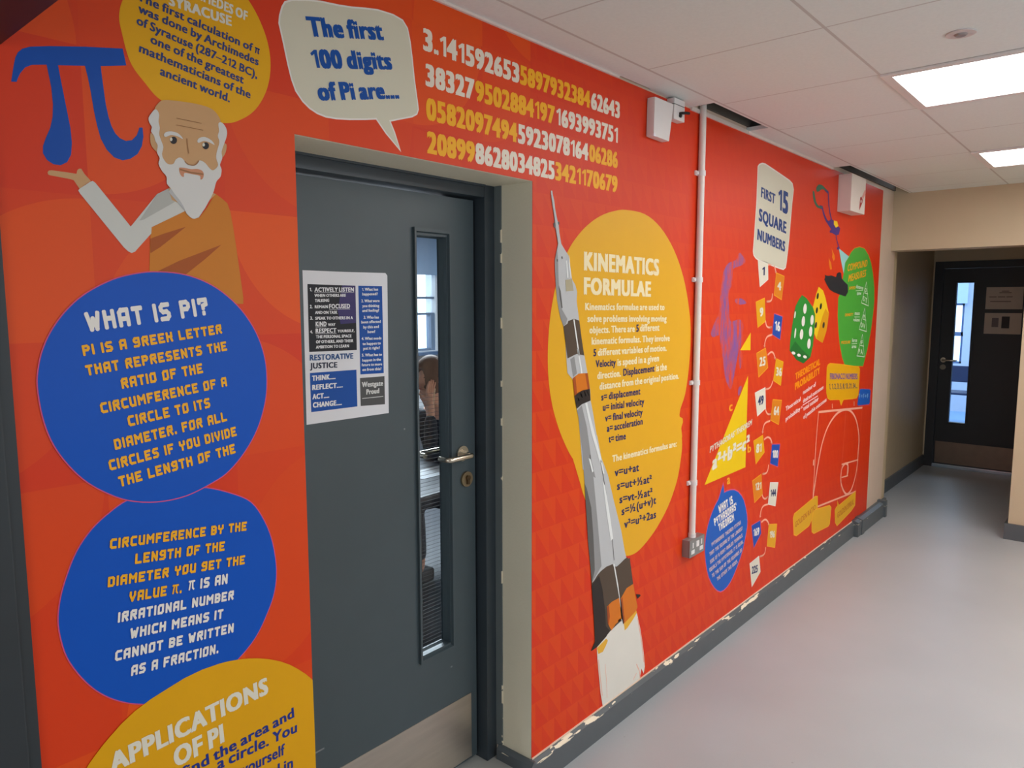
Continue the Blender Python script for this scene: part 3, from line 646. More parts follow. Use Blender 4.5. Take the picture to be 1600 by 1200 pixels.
for r in ROWS:
    a = r[0][2]; b = r[-1][3]
    ln = lambda x: a[1] + (b[1]-a[1])*(x-a[0])/(b[0]-a[0])
    H0 = 122
    for s, k, p, e in r:
        vp = ((1797-640)*3.81, (476-20)*3.81)
        y = lambda x: a[1] + (vp[1]-a[1])*(x-a[0])/(vp[0]-a[0])
        h = H0*(vp[0]-p[0])/(vp[0]-a[0])
        pr('pi_digits', I_GOLD if k else I_DIG, 2).text(ZE, s, (p[0], y(p[0])), (e[0], y(e[0])), h, bold=.105, res=4).done(('yellow' if k else 'white') + ' run of digits ' + s)

# kinematics panel
kin = pr('kinematics_panel', ink('kin_yellow', (230, 172, 36)), 2)
kin.poly(ZG, [(450, 137), (400, 142), (350, 158), (300, 188), (250, 235), (200, 305), (160, 400), (130, 510), (110, 640), (102, 780), (106, 900), (122, 1010), (150, 1110), (180, 1185), (215, 1250), (280, 1330), (420, 1400), (600, 1300), (697, 1180), (690, 1050), (715, 960), (732, 840), (740, 700), (733, 580), (708, 440), (665, 315), (605, 215), (535, 156)], True, 4)
kin.poly(ZH, [(180, -70), (420, -70), (640, -80), (650, -20), (655, 40), (648, 110), (632, 195), (595, 300), (540, 400), (480, 475), (440, 500), (410, 498), (360, 460), (310, 390), (270, 310), (230, 200)], True, 4, e=.0001)
kin = kin.done('yellow panel of kinematics formulae')
q = pr('lettering', ink('kin_cream', (244, 228, 184)), 4, kin)
q.text(ZG, 'KINEMATICS', (263, 404), (598, 428), 78, up=0, bold=.105).text(ZG, 'FORMULAE', (262, 512), (562, 523), 72, up=0, bold=.105)
for s, a, b in (('Kinematics formulae are used to', (268, 584), (623, 584)), ('solve problems involving moving', (278, 637), (632, 635)), ('objects. There are', (287, 688), (490, 681)), ('different', (513, 679), (600, 676)),
                ('kinematic formulas. They involve', (297, 738), (646, 722)), ('different variables of motion.', (324, 788), (632, 766)), ('is speed in a given', (412, 833), (598, 812)), ('direction.', (322, 892), (428, 880)), ('is the', (584, 858), (633, 851)), ('distance from the original position.', (332, 940), (687, 890))):
    q.text(ZG, s, a, b, 31, up=0, bold=.085, res=2)
q.text(ZH, 'The kinematics formulas are:', (363, 112), (632, 46), 27, up=0, bold=.085, res=2); q.done('cream lettering')
q = pr('lettering', ink('ink_navy', (40, 42, 92)), 4, kin)
for s, a, b in (('5', (496, 681), (508, 680)), ('5', (305, 790), (318, 789)), ('Velocity', (315, 840), (405, 832)), ('Displacement', (438, 878), (578, 858)), ('s= displacement', (340, 988), (515, 960)), ('u= initial velocity', (347, 1034), (532, 1006)), ('v= final velocity', (357, 1082), (525, 1053)), ('a= acceleration', (365, 1128), (525, 1094)), ('t= time', (373, 1176), (450, 1160))):
    q.text(ZG, s, a, b, 31, up=0, bold=.07, res=2)
for s, a, b in (('v=u+at', (373, 172), (475, 148)), ('s=ut+½at²', (383, 228), (528, 196)), ('s=vt-½at²', (393, 284), (531, 250)), ('s=½(u+v)t', (402, 334), (546, 284)), ('v²=u²+2as', (413, 388), (546, 343))): q.text(ZH, s, a, b, 33, up=0, bold=.06, res=2)
q.done('navy lettering')

# rocket
G1, G2, G3, G4, BR, DK = ink('rocket_light', (190, 191, 192)), ink('rocket_mid', (146, 146, 146)), ink('rocket_dark', (96, 94, 92)), ink('rocket_pale', (230, 232, 230)), ink('rocket_brown', (84, 70, 58)), ink('rocket_black', (46, 40, 38))
RO = ink('rocket_orange', (214, 118, 30)); RO2 = ink('rocket_orange_deep', (168, 78, 34))
rk = pr('rocket_picture', G1, 5)
rk.poly(ZU, [(45, 35), (55, 35), (60, 70), (68, 100), (75, 160), (90, 240), (98, 260), (105, 330), (118, 405), (145, 450), (168, 485), (180, 560), (192, 650), (215, 690), (228, 740), (224, 800), (232, 860), (242, 935), (258, 1060), (276, 1200), (320, 1500), (160, 1300), (146, 1080), (132, 975), (112, 920), (98, 850), (88, 790), (80, 700), (74, 600), (72, 520), (85, 450), (96, 405), (84, 330), (74, 285), (66, 200), (55, 100), (46, 60)])
rk.poly(ZRM, [(330, 260), (480, 260), (495, 330), (525, 500), (550, 650), (555, 760), (575, 860), (600, 1020), (640, 1230), (700, 1500), (480, 1400), (440, 900), (420, 820), (405, 690), (385, 530), (360, 365)], e=.00005)
rk.poly(ZH, [(232, 0), (300, 0), (318, 95), (345, 165), (370, 275), (400, 395), (415, 482), (424, 520), (385, 560), (330, 600), (286, 690), (278, 615), (262, 440), (252, 250), (246, 110)], e=.0001)
rk = rk.done('tall rocket lifting off beside the yellow panel')
q = pr('rocket_shading', G2, 6, rk).poly(ZU, [(48, 60), (58, 120), (70, 240), (85, 330), (98, 400), (90, 450), (95, 520), (98, 640), (105, 740), (122, 860), (160, 925), (150, 960), (132, 975), (112, 920), (98, 850), (84, 740), (74, 600), (72, 520), (85, 450), (94, 405), (78, 300), (62, 180), (47, 80)])
q.poly(ZRM, [(362, 368), (400, 340), (425, 500), (388, 535)], e=.00003).poly(ZRM, [(425, 850), (470, 800), (520, 1010), (545, 1240), (600, 1480), (500, 1420), (470, 1200), (438, 900)], e=.00003)
q.poly(ZH, [(232, 0), (262, 0), (282, 150), (300, 340), (318, 545), (278, 615), (262, 440), (252, 250)], e=.00006).done('grey side of the rocket')
q = pr('rocket_shading', G3, 7, rk).poly(ZH, [(247, 200), (256, 220), (275, 300), (284, 420), (290, 560), (278, 615), (262, 440), (252, 280)]).poly(ZH, [(268, 80), (272, 82), (275, 120), (284, 150), (276, 155), (270, 130)]).poly(ZU, [(62, 262), (72, 255), (74, 292), (64, 290)]).poly(ZU, [(92, 255), (103, 250), (104, 270), (96, 272)]).poly(ZU, [(116, 494), (124, 490), (128, 506), (120, 510)]).poly(ZU, [(84, 512), (92, 510), (94, 526), (86, 528)]).poly(ZU, [(98, 690), (112, 730), (126, 850), (118, 850), (104, 760)])
q.line(ZH, [(312, 95), (335, 230), (350, 340), (362, 420), (370, 520)], .004); q.done('dark shading')
pr('rocket_band', BR, 6, rk).poly(ZRB, [(484, 180), (560, 78), (640, 24), (700, 30), (820, -50), (850, 182), (886, 388), (870, 425), (766, 540), (742, 515), (650, 600), (540, 735), (505, 600)]).done('dark brown bands')
q = pr('rocket_band', BR, 7, rk).poly(ZU, [(132, 977), (160, 958), (165, 940), (205, 925), (242, 937), (258, 1060), (276, 1180), (225, 1168), (160, 1200), (145, 1080)])
q.poly(ZRB, [(470, 60), (482, 175), (500, 155), (530, 105), (560, 70), (610, 30), (668, 6), (700, 160), (722, 308), (660, 338), (620, 380), (602, 440), (560, 560), (640, 600), (608, 655), (525, 745), (508, 690), (495, 420)]).poly(ZRB, [(690, 40), (730, 5), (775, -40), (800, -55), (830, 90), (850, 182), (790, 215), (735, 305)], e=.00003); q.done('dark brown bands')
q = pr('rocket_band', DK, 8, rk).poly(ZRM, [(400, 712), (435, 680), (480, 657), (545, 645), (552, 755), (515, 770), (470, 790), (422, 832)]).poly(ZRB, [(478, 200), (500, 165), (545, 110), (575, 230), (600, 430), (605, 560), (640, 600), (608, 655), (525, 748), (478, 782), (472, 782), (512, 690), (494, 420)]).poly(ZRB, [(875, 275), (912, 278), (915, 290), (888, 318)]).poly(ZRB, [(712, 510), (735, 492), (740, 500), (722, 530)]).poly(ZRB, [(735, 315), (740, 470), (760, 545), (772, 520), (752, 400)]); q.done('black bands and fins')
q = pr('rocket_stripe', G4, 8, rk).poly(ZU, [(200, 930), (208, 930), (245, 1180), (236, 1180)]).poly(ZRM, [(425, 270), (436, 270), (466, 430), (476, 500), (462, 500), (450, 420)]).poly(ZU, [(148, 520), (156, 520), (166, 640), (158, 640)]).poly(ZRB, [(672, 5), (682, 5), (715, 190), (756, 530), (748, 545), (725, 310)]).poly(ZRM, [(428, 735), (436, 728), (448, 755), (440, 760)]).poly(ZRM, [(455, 690), (463, 685), (478, 725), (470, 730)]).poly(ZRM, [(490, 668), (496, 664), (512, 712), (504, 716)]).poly(ZRM, [(515, 662), (520, 660), (536, 700), (530, 704)]).poly(ZH, [(264, 95), (272, 100), (284, 150), (278, 155)]).poly(ZH, [(312, 102), (320, 110), (330, 160), (324, 160)]); q.poly(ZRM, [(500, 780), (520, 775), (548, 900), (590, 1060), (660, 1330), (640, 1340), (560, 1060)]).poly(ZU, [(172, 480), (178, 560), (188, 640), (180, 640), (168, 540)]).poly(ZH, [(322, 190), (332, 210), (352, 330), (366, 430), (356, 440), (340, 330)]); q.done('white streaks')
pr('rocket_hatch', ink('hatch_beige', (176, 166, 138)), 8, rk).poly(ZU, [(144, 655), (190, 648), (202, 730), (150, 735)]).done('beige square hatch')
q = pr('rocket_band', RO, 8, rk).poly(ZRM, [(385, 545), (440, 502), (525, 497), (545, 645), (480, 658), (402, 710)]).poly(ZRB, [(615, 385), (660, 342), (724, 308), (752, 492), (722, 515), (690, 545), (655, 600), (625, 540)]).poly(ZRB, [(738, 315), (790, 222), (850, 183), (868, 290), (888, 390), (870, 430), (765, 540), (752, 400)]); q.done('orange bands')
q = pr('rocket_shading', RO2, 9, rk).poly(ZRM, [(385, 548), (408, 528), (425, 690), (402, 708)]).poly(ZRM, [(500, 500), (525, 497), (545, 645), (525, 650)]).poly(ZRB, [(616, 388), (630, 370), (640, 470), (632, 545), (622, 540)]).poly(ZRB, [(740, 320), (752, 300), (772, 500), (765, 538)]); q.done('deep orange shading')
q = pr('rocket_flame', ink('flame_white', (226, 222, 212)), 4, rk).poly(ZRB, [(527, 755), (560, 700), (610, 650), (650, 600), (740, 515), (765, 540), (875, 412), (890, 470), (912, 570), (930, 680), (945, 800), (955, 920), (945, 985), (925, 940), (915, 1000), (905, 960), (912, 1035), (880, 1055), (715, 1180), (690, 1205), (580, 1280), (560, 1160), (545, 1000), (532, 860)]).done('white blast of flame')
q = pr('flame_glow', ink('flame_yellow', (232, 176, 58)), 5, rk).poly(ZRB, [(527, 757), (570, 712), (610, 672), (625, 690), (605, 740), (580, 790), (540, 810)]).poly(ZRB, [(768, 540), (830, 468), (876, 415), (884, 440), (850, 500), (800, 575), (775, 600)]); q.done('yellow edge of the flame')
q = pr('flame_streak', ink('flame_pink', (240, 176, 148)), 5, rk).line(ZRB, [(540, 860), (556, 1010), (575, 1180)], .004).line(ZRB, [(600, 900), (612, 1050), (618, 1200)], .002).line(ZRB, [(890, 490), (925, 690), (945, 880)], .005).line(ZRB, [(880, 900), (905, 960), (915, 1020)], .004).line(ZRB, [(850, 1040), (880, 980)], .003); q.done('pink streaks')
# square numbers
SQ = [(140, 62), (152, 45), (178, 35), (205, 42), (310, 112), (420, 188), (445, 215), (455, 265), (440, 400), (415, 700), (392, 910), (384, 955), (366, 972), (330, 962), (228, 922), (150, 892), (120, 872), (102, 845), (98, 815), (110, 650), (130, 350)]
o = pr('square_numbers_board', ink('board_cream', (212, 208, 188)), 2).poly(ZO, SQ).done('cream board headed First 15 Square Numbers')
pr('bubble_outline', I_WHITE, 1, o).poly(ZO, SQ, grow=0.006).done('white outline')
q = pr('lettering', ink('board_blue', (26, 62, 128)), 4, o)
q.text(ZO, 'FIRST', (163, 328), (289, 392), 86, up=4, bold=.08).text(ZO, '15', (316, 440), (405, 482), 186, up=4, bold=.11).text(ZO, 'SQUARE', (143, 538), (388, 656), 105, up=4, bold=.09).text(ZO, 'NUMBERS', (130, 708), (378, 818), 92, up=4, bold=.09); q.done('blue lettering')
CARDS = [('1', ZK, [(447, 715), (512, 735), (513, 840), (460, 888)], 'w', (472, 816), (490, 814), 56), ('4', ZN, [(615, 235), (676, 262), (654, 438), (598, 402)], 'o', (620, 362), (650, 368), 62),
 ('9', ZN, [(456, 462), (522, 432), (528, 608), (470, 655)], 'y', (482, 572), (510, 570), 66), ('16', ZN, [(598, 552), (662, 575), (643, 752), (583, 712)], 'b', (600, 678), (642, 688), 72),
 ('25', ZN, [(462, 862), (530, 822), (547, 970), (477, 1042)], 'o', (480, 962), (528, 950), 66), ('36', ZN, [(613, 905), (668, 930), (648, 1108), (592, 1070)], 'y', (610, 1032), (655, 1038), 62),
 ('49', ZL, [(428, 490), (494, 455), (497, 588), (443, 640)], 'w', (445, 572), (482, 562), 58), ('64', ZL, [(547, 535), (604, 540), (584, 697), (532, 668)], 'o', (550, 635), (585, 636), 56),
 ('81', ZL, [(418, 812), (478, 773), (488, 885), (433, 960)], 'y', (432, 890), (468, 880), 56), ('100', ZL, [(540, 834), (593, 832), (578, 980), (528, 960)], 'b', (541, 922), (579, 922), 50),
 ('121', ZM, [(545, 55), (607, 8), (616, 150), (560, 210)], 'o', (562, 124), (606, 112), 52), ('144', ZM, [(675, 68), (732, 68), (712, 235), (660, 222)], 'w', (675, 168), (714, 164), 50),
 ('169', ZM, [(537, 383), (600, 345), (607, 440), (553, 545)], 'b', (549, 462), (592, 448), 54), ('196', ZM, [(665, 376), (723, 373), (708, 541), (652, 530)], 'y', (668, 472), (706, 468), 48), ('225', ZM, [(525, 664), (590, 610), (601, 720), (540, 828)], 'w', (537, 738), (580, 722), 52)]
KC = {'w': (I_CREAM, ink('card_navy', (30, 46, 98)), 'white'), 'o': (ink('card_orange', (226, 132, 26)), I_CREAM, 'orange'), 'y': (ink('card_yellow', (230, 166, 20)), I_CREAM, 'yellow'), 'b': (ink('card_blue', (28, 76, 170)), I_WHITE, 'blue')}
for s, z, p, c, a, b, h in CARDS:
    o = pr('number_card', KC[c][0], 3).poly(z, p).done('%s card with the square number %s' % (KC[c][2], s))
    pr('card_edge', I_EDGE if c == 'b' else (I_WHITE if c == 'w' else I_GOLD), 2, o).poly(z, p, grow=0.004).done()
    pr('lettering', KC[c][1], 5, o).text(z, s, a, b, h, up=2, bold=.09).done()
ARR = [(ZN, [(550, 168), (590, 165), (603, 190), (613, 235)]), (ZN, [(585, 395), (578, 440), (560, 455), (540, 455)]), (ZN, [(530, 608), (538, 645), (555, 658), (578, 655)]), (ZN, [(582, 714), (545, 730), (528, 765), (521, 812)]), (ZN, [(548, 872), (575, 850), (595, 865), (606, 905)]), (ZN, [(587, 1078), (572, 1118), (555, 1135), (533, 1140)]),
       (ZL, [(497, 590), (502, 615), (515, 630), (537, 630)]), (ZL, [(527, 675), (495, 690), (482, 720), (477, 758)]), (ZL, [(488, 800), (510, 785), (530, 795), (541, 828)]), (ZL, [(518, 970), (512, 1005), (500, 1025), (478, 1030)]),
       (ZM, [(615, 150), (622, 175), (638, 185), (656, 172)]), (ZM, [(660, 225), (625, 238), (608, 270), (600, 322)]), (ZM, [(610, 357), (635, 338), (655, 350), (667, 382)]), (ZM, [(641, 543), (636, 580), (622, 600), (598, 610)])]
for z, p in ARR:
    q = pr('linking_arrow', I_PINK, 1).line(z, p, .010, True)
    a, b = p[-2], p[-1]; L = math.hypot(b[0]-a[0], b[1]-a[1]); dx, dy = (b[0]-a[0])/L, (b[1]-a[1])/L; k = 13*z[2]/5
    q.poly(z, [(b[0]+dx*4, b[1]+dy*4), (b[0]-dx*k-dy*k*.6, b[1]-dy*k+dx*k*.7), (b[0]-dx*k+dy*k*.6, b[1]-dy*k-dx*k*.7)], e=.0001).done('pink curved arrow between cards')

# violet brush portrait
def brush_mat():
    m = bpy.data.materials.new('print_brush_violet'); m.use_nodes = True; n, l = nodes(m); b = n['Principled BSDF']; b.inputs['Roughness'].default_value = .45
    tc = n.new('ShaderNodeTexCoord'); mp = n.new('ShaderNodeMapping'); mp.inputs['Scale'].default_value = (14, 14, 3.2); l.new(tc.outputs['Object'], mp.inputs[0])
    nz = n.new('ShaderNodeTexNoise'); nz.inputs['Scale'].default_value = 1.6; nz.inputs['Detail'].default_value = 7; nz.inputs['Roughness'].default_value = .72; l.new(mp.outputs[0], nz.inputs[0])
    r = n.new('ShaderNodeValToRGB'); r.color_ramp.elements[0].position = .42; r.color_ramp.elements[0].color = lin((218, 62, 30)); r.color_ramp.elements[1].position = .64; r.color_ramp.elements[1].color = lin((126, 80, 160))
    e = r.color_ramp.elements.new(.51); e.color = lin((160, 78, 124))
    l.new(nz.outputs[0], r.inputs[0]); l.new(r.outputs[0], b.inputs['Base Color']); return m
q = pr('brush_portrait', brush_mat(), 1)
q.poly(ZN, [(325, 75), (350, 98), (372, 130), (365, 160), (320, 182), (280, 200), (272, 260), (265, 330), (248, 370), (240, 420), (244, 500), (247, 570), (262, 612), (318, 595), (345, 612), (357, 650), (350, 720), (348, 790), (320, 850), (308, 900), (296, 980), (280, 1060), (260, 1142), (232, 1100), (214, 1040), (198, 940), (186, 850), (178, 780), (165, 720), (120, 735), (104, 700), (132, 620), (160, 560), (172, 480), (175, 400), (182, 330), (192, 280), (200, 230), (222, 180), (250, 150), (300, 130)], True, 3)
q.poly(ZN, [(290, 440), (340, 432), (382, 465), (350, 478), (310, 478)], True, 3, e=.0001).poly(ZN, [(330, 840), (348, 860), (345, 950), (330, 980), (322, 900)], True, 3, e=.0001).poly(ZN, [(320, 1130), (345, 1115), (335, 1170), (316, 1190)], True, 3, e=.0001); q.done('violet brush portrait in profile')

# theorem triangle
tr = pr('theorem_triangle', ink('tri_yellow', (238, 198, 16)), 2).poly(ZL, [(380, 372), (362, 985), (88, 1105)]).done('tall yellow right-angled triangle')
pr('small_triangle', MATS['print_tri_yellow'], 2).poly(ZN, [(414, 697), (412, 836), (332, 836)]).done('small yellow right-angled triangle')
q = pr('lettering', I_CREAM, 4, tr).text(ZL, "PYTHAGORAS' THEOREM", (122, 890), (403, 702), 42, up=4, res=2).text(ZL, 'a²+b²=c²', (138, 1005), (388, 850), 92, up=4, bold=.1, res=3); q.done('cream lettering')
q = pr('lettering', I_GOLD, 4, tr).text(ZL, 'c', (252, 612), (275, 604), 60, up=0).text(ZL, 'b', (375, 888), (399, 880), 52, up=0).text(ZL, 'a', (238, 1100), (260, 1092), 60, up=0); q.done('yellow side letters')
PB = [(265, 45), (272, 95), (276, 135), (300, 120), (340, 106), (380, 105), (420, 125), (455, 165), (480, 215), (500, 290), (512, 360), (517, 430), (512, 500), (500, 570), (470, 720), (445, 800), (418, 880), (370, 1000), (340, 1060), (305, 1110), (270, 1145), (238, 1160), (205, 1148), (175, 1118), (145, 1075), (115, 1010), (95, 930), (82, 840), (75, 740), (78, 660), (88, 570), (105, 480), (125, 410), (150, 340), (180, 268), (215, 205), (238, 130)]
o = pr('theorem_bubble', ink('bubble_blue', (22, 92, 186)), 3).poly(ZR, PB).done("blue bubble explaining the right-angled triangle theorem")
pr('roundel_edge', I_EDGE, 2, o).poly(ZR, PB, grow=0.006).done('thin pink edge')
q = pr('lettering', I_WHITE, 5, o).text(ZR, 'WHAT IS', (222, 348), (368, 240), 80, up=-12, font='chunk').text(ZR, "PYTHAGORAS'", (176, 478), (408, 302), 72, up=-12, font='chunk').text(ZR, 'THEOREM', (222, 535), (380, 415), 72, up=-12, font='chunk'); q.done('white heading')
q = pr('lettering', ink('bubble_pale', (206, 184, 190)), 5, o)
for s, a, b in (("PYTHAGORAS' THEOREM STATES", (146, 692), (450, 455)), ('THAT THE SQUARE OF THE LONGEST', (124, 792), (468, 515)), ('SIDE OF A RIGHT ANGLED TRIANGLE', (130, 874), (466, 590)), ('EQUALS THE HYPOTENUSE. IT IS EQUAL', (124, 958), (474, 655)), ('TO THE SUM OF THE SQUARES OF', (150, 1018), (462, 742)), ('THE OTHER TWO SIDES.', (202, 1052), (416, 858))): q.text(ZR, s, a, b, 36, up=-5, font='chunk')
q.done('pale lettering')

# diver with fins
dv = pr('diver_figure', I_PURPLE, 3)
dv.poly(ZO, [(742, 527), (770, 545), (790, 530), (818, 542), (850, 590), (872, 608), (866, 640), (858, 668), (832, 672), (800, 652), (780, 648), (778, 632), (792, 620), (765, 580), (745, 545)])
dv.line(ZO, [(690, 418), (712, 425), (722, 470), (735, 510), (752, 545)], .020).line(ZO, [(735, 262), (765, 292), (770, 400), (780, 470), (795, 540)], .017).line(ZO, [(838, 660), (836, 690), (848, 740), (862, 790)], .012).poly(ZO, [(842, 785), (860, 768), (868, 780), (862, 802), (845, 800)])
dv = dv.done('violet diver swimming downwards')
q = pr('swim_fin', ink('fin_green', (52, 108, 84)), 4, dv).poly(ZO, [(626, 285), (632, 275), (642, 290), (650, 345), (662, 385), (682, 410), (712, 418), (705, 430), (680, 430), (660, 418), (642, 385), (630, 340)], True, 3).poly(ZO, [(658, 265), (662, 240), (680, 220), (705, 222), (728, 240), (760, 280), (735, 268), (705, 262), (682, 280), (665, 284)], True, 3); q.done('green fins')
pr('diving_tank', I_LEMON, 4, dv).poly(ZO, [(815, 540), (845, 548), (856, 590), (832, 606), (814, 575)]).done('yellow tank')
pr('light_beam', ink('beam_teal', (150, 208, 206)), 3, dv).poly(ZP, [(502, 40), (582, 105), (552, 150), (540, 240), (522, 150)]).done('pale teal beam')
pr('cannon_flame', ink('flame_orange', (236, 130, 28)), 2).poly(ZO, [(795, 785), (806, 815), (822, 850), (825, 880), (815, 905), (800, 870), (803, 840)]).done('upper orange flame')
pr('cannon_flame', MATS['print_flame_orange'], 2).poly(ZO, [(770, 870), (780, 895), (792, 920), (799, 975), (782, 978), (772, 920)]).done('lower orange flame')

# compound measures
CM = [(540, 235), (545, 165), (580, 108), (600, 70), (625, 42), (665, 30), (705, 44), (735, 95), (755, 155), (770, 240), (780, 350), (780, 450), (772, 540), (752, 690), (725, 830), (692, 960), (550, 955), (528, 890), (510, 790), (500, 700), (494, 560), (498, 430), (520, 380), (530, 300)]
cmp_ = pr('compound_measures_panel', I_GREEN, 2).poly(ZP, CM).done('green panel headed Compound Measures')
pr('bubble_outline', I_ORANGE, 1, cmp_).poly(ZP, CM, grow=0.005).done('thin orange edge')
q = pr('lettering', ink('measure_orange', (232, 164, 30)), 4, cmp_).text(ZP, 'COMPOUND', (568, 220), (722, 180), 55, up=6).text(ZP, 'MEASURES', (575, 302), (712, 258), 55, up=6).text(ZP, 'SPEED', (582, 362), (632, 358), 22, up=2).text(ZP, 'DENSITY', (550, 572), (614, 566), 22, up=2).text(ZP, 'PRESSURE', (520, 788), (592, 782), 22, up=2); q.done('orange lettering')
q = pr('lettering', ink('measure_white', (206, 226, 200)), 4, cmp_)
for (a, b, x) in (('distance', 'time', (636, 350, 692, 362, 642, 406, 676, 402)), ('mass', 'volume', (626, 560, 664, 560, 614, 610, 664, 612)), ('force', 'area', (604, 772, 644, 770, 602, 820, 638, 818))):
    q.text(ZP, a, x[:2], x[2:4], 28, up=2, res=2).text(ZP, b, x[4:6], x[6:8], 28, up=2, res=2); q.line(ZP, [(x[0]-2, x[5]-34), (x[2], x[7]-36)], .004)
for t0, bl, br, ab, l in (((718, 302), (678, 466), (734, 490), ((702, 388), (728, 396)), 'DST'), ((704, 508), (660, 672), (718, 690), ((688, 592), (714, 602)), 'MDV'), ((686, 712), (642, 880), (700, 888), ((668, 798), (696, 804)), 'FPA')):
    for a, b in ((t0, bl), (t0, br), (bl, br), ab): q.line(ZP, [a, b], .006)
    q.text(ZP, l[0], (t0[0]-12, t0[1]+78), (t0[0]+2, t0[1]+80), 30, up=0, res=2).text(ZP, l[1]+' '+l[2], (bl[0]+14, bl[1]-18), (br[0]-12, br[1]-20), 38, up=0, res=2)
q.done('pale formula triangles')
pr('cannon', ink('cannon_black', (44, 44, 48)), 4).poly(ZP, [(388, 282), (396, 268), (392, 245), (402, 252), (420, 255), (445, 252), (480, 265), (488, 235), (505, 226), (520, 232), (524, 275), (545, 300), (572, 325), (574, 380), (556, 415), (540, 412), (500, 398), (460, 382), (430, 362), (408, 325)]).done('black cannon')

# dice and probability
d1 = pr('green_die', ink('die_green', (42, 142, 52)), 3).poly(ZP, [(165, 490), (190, 440), (215, 405), (250, 430), (275, 465), (300, 500), (318, 560), (312, 680), (300, 800), (280, 890), (225, 940), (170, 910), (118, 838), (122, 770), (136, 660), (150, 560)]).done('green die showing six pips')
pr('die_side', I_DGREEN, 4, d1).poly(ZP, [(118, 838), (160, 765), (215, 830), (268, 880), (280, 890), (225, 940), (170, 910)]).done('dark green face')
q = pr('pip', I_WHITE, 5, d1)
for c in ((237, 512), (224, 610), (210, 712), (292, 600), (281, 690), (268, 785)): q.ell(ZP, c, 13, 40, 4)
for c in ((147, 858), (190, 875), (237, 888)): q.ell(ZP, c, 15, 11, 25)
q.ell(ZP, (159, 558), 5, 28, 6).ell(ZP, (161, 702), 6, 40, 6); q.done('white pips')
d2 = pr('yellow_die', ink('die_yellow', (240, 200, 30)), 2).poly(ZP, [(345, 340), (380, 370), (398, 425), (410, 480), (425, 550), (415, 630), (405, 690), (375, 780), (325, 745), (305, 690), (300, 500), (325, 400)]).done('yellow die behind the green one')
pr('die_side', I_AMBER, 3, d2).poly(ZP, [(398, 510), (425, 550), (415, 630), (405, 690), (375, 780), (328, 742), (350, 660), (375, 570)]).done('amber face')
q = pr('pip', I_DARK, 4, d2)
for c in ((337, 413), (330, 525), (361, 493), (323, 640), (383, 640)): q.ell(ZP, c, 8, 25, 8)
q.done('black pips')
pb = pr('probability_text', ink('prob_orange', (246, 148, 10)), 2).text(ZQ, 'THEORETICAL', (290, 298), (635, 82), 85, up=-3, bold=.12).text(ZQ, 'PROBABILITY', (285, 440), (632, 205), 90, up=-3, bold=.12).done('orange heading Theoretical Probability')
q = pr('lettering', ink('prob_pink', (246, 208, 206)), 2, pb)
for s, a, b in (('Theoretical', (155, 732), (362, 588)), ('probability =', (155, 872), (390, 698)), ('number of', (395, 502), (575, 380)), ('desired outcomes', (395, 622), (680, 420)), ('total number', (400, 728), (612, 582)), ('of possible outcomes', (400, 845), (722, 592))): q.text(ZQ, s, a, b, 58, up=0, res=2, bold=.08)
q.line(ZQ, [(395, 648), (600, 520)], .006); q.done('pink lettering')

# Fibonacci and golden ratio
FB = [(730, 130), (742, 95), (770, 75), (900, 85), (1100, 112), (1170, 122), (1182, 150), (1178, 260), (1165, 500), (1140, 545), (1080, 556), (960, 565), (940, 610), (925, 645), (912, 605), (902, 565), (770, 570), (738, 545), (722, 470), (722, 330)]
o = pr('sequence_bubble', I_YEL, 4).poly(ZQ, FB).done('yellow bubble listing a number sequence')
pr('bubble_outline', I_GOLD, 3, o).poly(ZQ, FB, grow=.005).done()
pr('lettering', ink('fib_violet', (120, 84, 150)), 6, o).text(ZQ, 'FIBONACCI NUMBERS', (768, 288), (1150, 286), 80, up=0, bold=.06).done('violet heading')
pr('lettering', I_NAVY, 6, o).text(ZQ, '1, 1, 2, 3, 5, 8, 13, 21, 34...', (757, 424), (1146, 412), 72, up=0, bold=.03, res=2).done('navy numbers')
FS = [(1185, 430), (1210, 425), (1318, 430), (1332, 445), (1324, 610), (1312, 635), (1165, 655), (1150, 640), (1160, 550)]
o = pr('formula_card', ink('formula_blue', (28, 92, 186)), 5).poly(ZQ, FS).done('small blue card with a formula beside the yellow bubble')
pr('card_edge', I_EDGE, 4, o).poly(ZQ, FS, grow=.004).done()
pr('lettering', ink('formula_pale', (150, 196, 232)), 7, o).text(ZQ, 'F = F + F', (1172, 555), (1300, 552), 62, up=0, bold=.03).done('pale letters')
sp = pr('golden_spiral', I_PINK, 1)
sp.line(ZV, [(165, 865), (185, 720), (210, 560), (245, 390), (290, 260), (345, 170), (395, 125), (450, 108), (495, 130), (530, 190), (552, 290), (556, 380), (550, 470), (543, 570), (528, 670), (500, 770), (475, 815), (450, 830), (425, 800), (405, 740), (402, 680), (410, 615), (428, 580), (448, 568), (464, 590), (463, 640), (455, 668)], .016, True, 4)
sp.line(ZV, [(212, 130), (585, 93)], .014).line(ZV, [(212, 130), (190, 400), (164, 860)], .009).line(ZV, [(205, 935), (530, 806)], .012).line(ZV, [(410, 576), (548, 537)], .010).line(ZV, [(410, 687), (462, 672)], .009).line(ZV, [(462, 570), (455, 672)], .014).line(ZV, [(328, 62), (329, 96)], .012).line(ZV, [(515, 40), (515, 76)], .012).line(ZV, [(170, 540), (168, 580)], .02)
sp = sp.done('pink golden spiral')
pr('spiral_grid', ink('spiral_faint', (226, 92, 62)), 1, sp).line(ZV, [(445, 125), (425, 400), (410, 576), (400, 840)], .012).line(ZV, [(585, 93), (560, 400), (527, 820)], .010).done('faint red grid lines')
